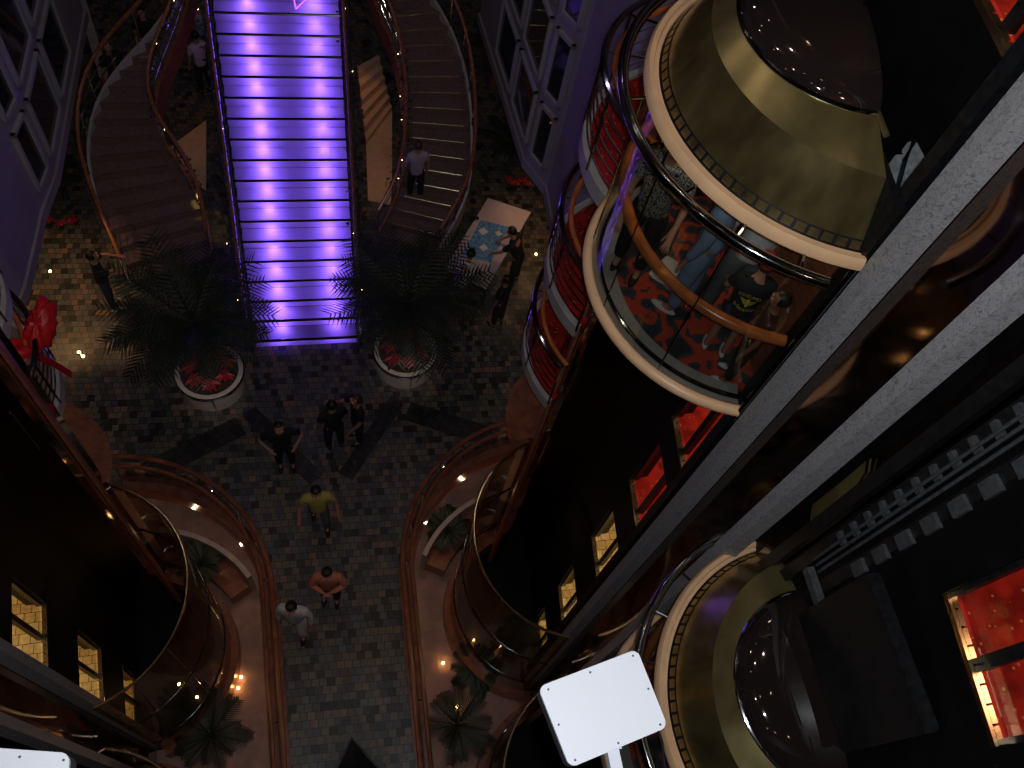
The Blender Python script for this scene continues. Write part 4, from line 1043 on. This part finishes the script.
# glowing beads standing in for ceiling spots reflected in the polished floor
for i, (x, y, lab) in enumerate(((40, 237, 'small glowing bead as lamp reflection on the floor nearest the left lilac wall'), (50, 271, 'small glowing bead as lamp reflection on the floor, second down along the left wall'), (45, 323, 'small glowing bead as lamp reflection on the floor beside the bow balcony rail'), (79, 352, 'bright glowing bead as lamp reflection, right of the balcony with the red bow'), (83, 356, 'bright glowing bead as lamp reflection, just touching its twin right of the bow balcony'), (536, 254, 'single glowing bead as lamp reflection between the puzzle table and the balconies'))):
    p = at(x, y, .01); t = thing('reflection_bead', lab, 'light', (p.x, p.y, 0))
    bm = bm_new(); add_lathe(bm, (p.x, p.y, 0), [(0, .004), (.05, .004), (.06, .0)], n=16); obj('bead_rim', bm, 'chrome', t)
    bm = bm_new(); add_ball(bm, (p.x, p.y, .008), .028, (1, 1, .5), 10, 6); obj('lens', bm, 'bulb', t)
for x, y, e in ((40, 300, 55), (95, 290, 32), (545, 235, 26), (512, 262, 14)):
    p = at(x, y, 0); light('hall_lamp', 'SPOT', (p.x, p.y, 2.5), e, (1, .55, .22), .08, (0, 0, 0), 1.5)

# tiny lamps and glints inside the bays
for i, (x, y) in enumerate(((435, 549), (443, 663), (457, 707), (241, 677), (238, 688), (179, 684), (197, 697))):
    p = at(x, y, -2.7); bm = bm_new(); add_ball(bm, p, .03, (1, 1, .7), 8, 6); o = obj('pit_light', bm, 'bulb'); tag(o, ('warm point of light beside the spiky palm in the right bay', 'warm point of light on the right bay floor between the palms', 'lowest warm point of light in the right bay, by the bushy palm', 'upper of two close points of light near the left railing', 'lower of two close points of light near the left railing', 'point of light behind the left glass enclosure, nearest the lit doors', 'point of light behind the left glass enclosure, second from the lit doors')[i], 'light')
for s in (1, -1):
    for x, y, e in ((1.7, 5.7, 5), (1.45, 2.4, 5), (2.6, 6.4, 3)):
        px, py = mir((x, y), s); light('bay_lamp', 'POINT', (px, py, -.7), e, (1, .62, .38), .03)

# small roof tip at the bottom edge
p = at(352, 738, 1.5); t = thing('kiosk_roof', 'small dark pitched kiosk roof at the bottom edge between the two railings', 'kiosk', (p.x, p.y - .6, 0))
bm = bm_new(); v = [bm.verts.new(q) for q in ((p.x, p.y, 1.5), (p.x - .55, p.y - .8, 1.2), (p.x + .6, p.y - .8, 1.2), (p.x, p.y - 1.3, 1.5), (p.x - .55, p.y - .8, 0), (p.x + .6, p.y - .8, 0))]
bm.faces.new((v[0], v[1], v[3])); bm.faces.new((v[0], v[3], v[2])); bm.faces.new((v[0], v[1], v[4])); bm.faces.new((v[0], v[2], v[5])); obj('roof', bm, 'blackm', t)
bm = bm_new(); add_tube(bm, [v_ for v_ in ((p.x - .55, p.y - .8, 1.21), (p.x, p.y, 1.51), (p.x + .6, p.y - .8, 1.21))], .02, 6); obj('ridge_trim', bm, 'greyst', t)

# ------------------------------------------------------------------ upper part of the hall, seen in reflections
bm = bm_new(); add_prism(bm, rect(-9, -6, 9, 24), 21.0, 21.2); struct('ceiling', bm, 'ceil')
for i in range(4):
    for j in range(4):
        x, y = -4.5 + 3 * i, -3 + 5 * j
        bm = bm_new(); add_lathe(bm, (x, y, 20.96), [(0, 0), (.10, 0), (.11, .05)], n=12); tag(obj('ceiling_lamp', bm, 'lampface'), 'round warm ceiling lamp high over the hall', 'ceiling lamp', 'ceiling lamps')
bm = bm_new(); add_prism(bm, rect(-6, -6, 6, -1.25), 11.4, 13.88); struct('wall_front', bm, 'ceil')
bm = bm_new(); add_prism(bm, rect(-6, -6, 6, -1.25), 13.88, 13.9); struct('floor', bm, 'redc')
bm = bm_new(); add_prism(bm, rect(-6, -6.2, 6, -6), 0, 21); struct('wall_front', bm, 'rwood')
person('person in a zebra print top leaning at the upper gallery, taking the picture', (.05, -1.6, 13.9), 0., 1.65, 'zebra', 'black_cloth', arms=reach, hair='hairb')

# ------------------------------------------------------------------ light
for x, y in ((-4.5, 2), (4.5, 2), (-1.5, 7), (1.5, 7), (-4.5, 12), (4.5, 12)): light('ceiling_light', 'POINT', (x, y, 20.7), 52, (1, .80, .68), .12)
light('stairwell_light', 'POINT', (0, 15, 19), 60, (.75, .55, 1), .15)
light('floor_fill_spot', 'SPOT', (-.1, -.6, 6.5), 70, (.75, .88, 1), .1, (math.radians(16), 0, 0), .55)  # unseen cool spot added for the bluish sheen low on the floor
light('gallery_lamp', 'POINT', (1.5, -3.5, 17), 60, (1, .7, .5), .2)
fl = light('camera_flash', 'SPOT', (.10, .0, H + .03), 600, (.93, .96, 1.0), .035, None, math.radians(112))
W = bpy.data.worlds.new('World'); S.world = W; W.use_nodes = True
W.node_tree.nodes['Background'].inputs[0].default_value = (.012, .008, .010, 1); W.node_tree.nodes['Background'].inputs[1].default_value = 1.

# ------------------------------------------------------------------ camera
cd = bpy.data.cameras.new('camera'); cam = bpy.data.objects.new('camera', cd); COL.objects.link(cam)
cd.sensor_width = 36; cd.lens = F / 1024 * 36; cd.clip_start = .05; cd.clip_end = 200
Rm = Matrix(((XV.x, -XV.y, -XV.z), (YV.x, -YV.y, -YV.z), (-_n.x, _n.y, _n.z)))
cam.matrix_world = Matrix.Translation(CAM) @ Rm.to_4x4()
fl.rotation_euler = Rm.to_euler()
S.camera = cam

vs = S.view_settings
S.display_settings.display_device = 'sRGB'
vs.view_transform = 'Standard'; vs.look = 'None'; vs.exposure = 0.; vs.gamma = 1.; vs.use_curve_mapping = False
S.cycles.use_denoising = True
S.cycles.sample_clamp_indirect = 4
S.cycles.max_bounces = 10; S.cycles.transparent_max_bounces = 24
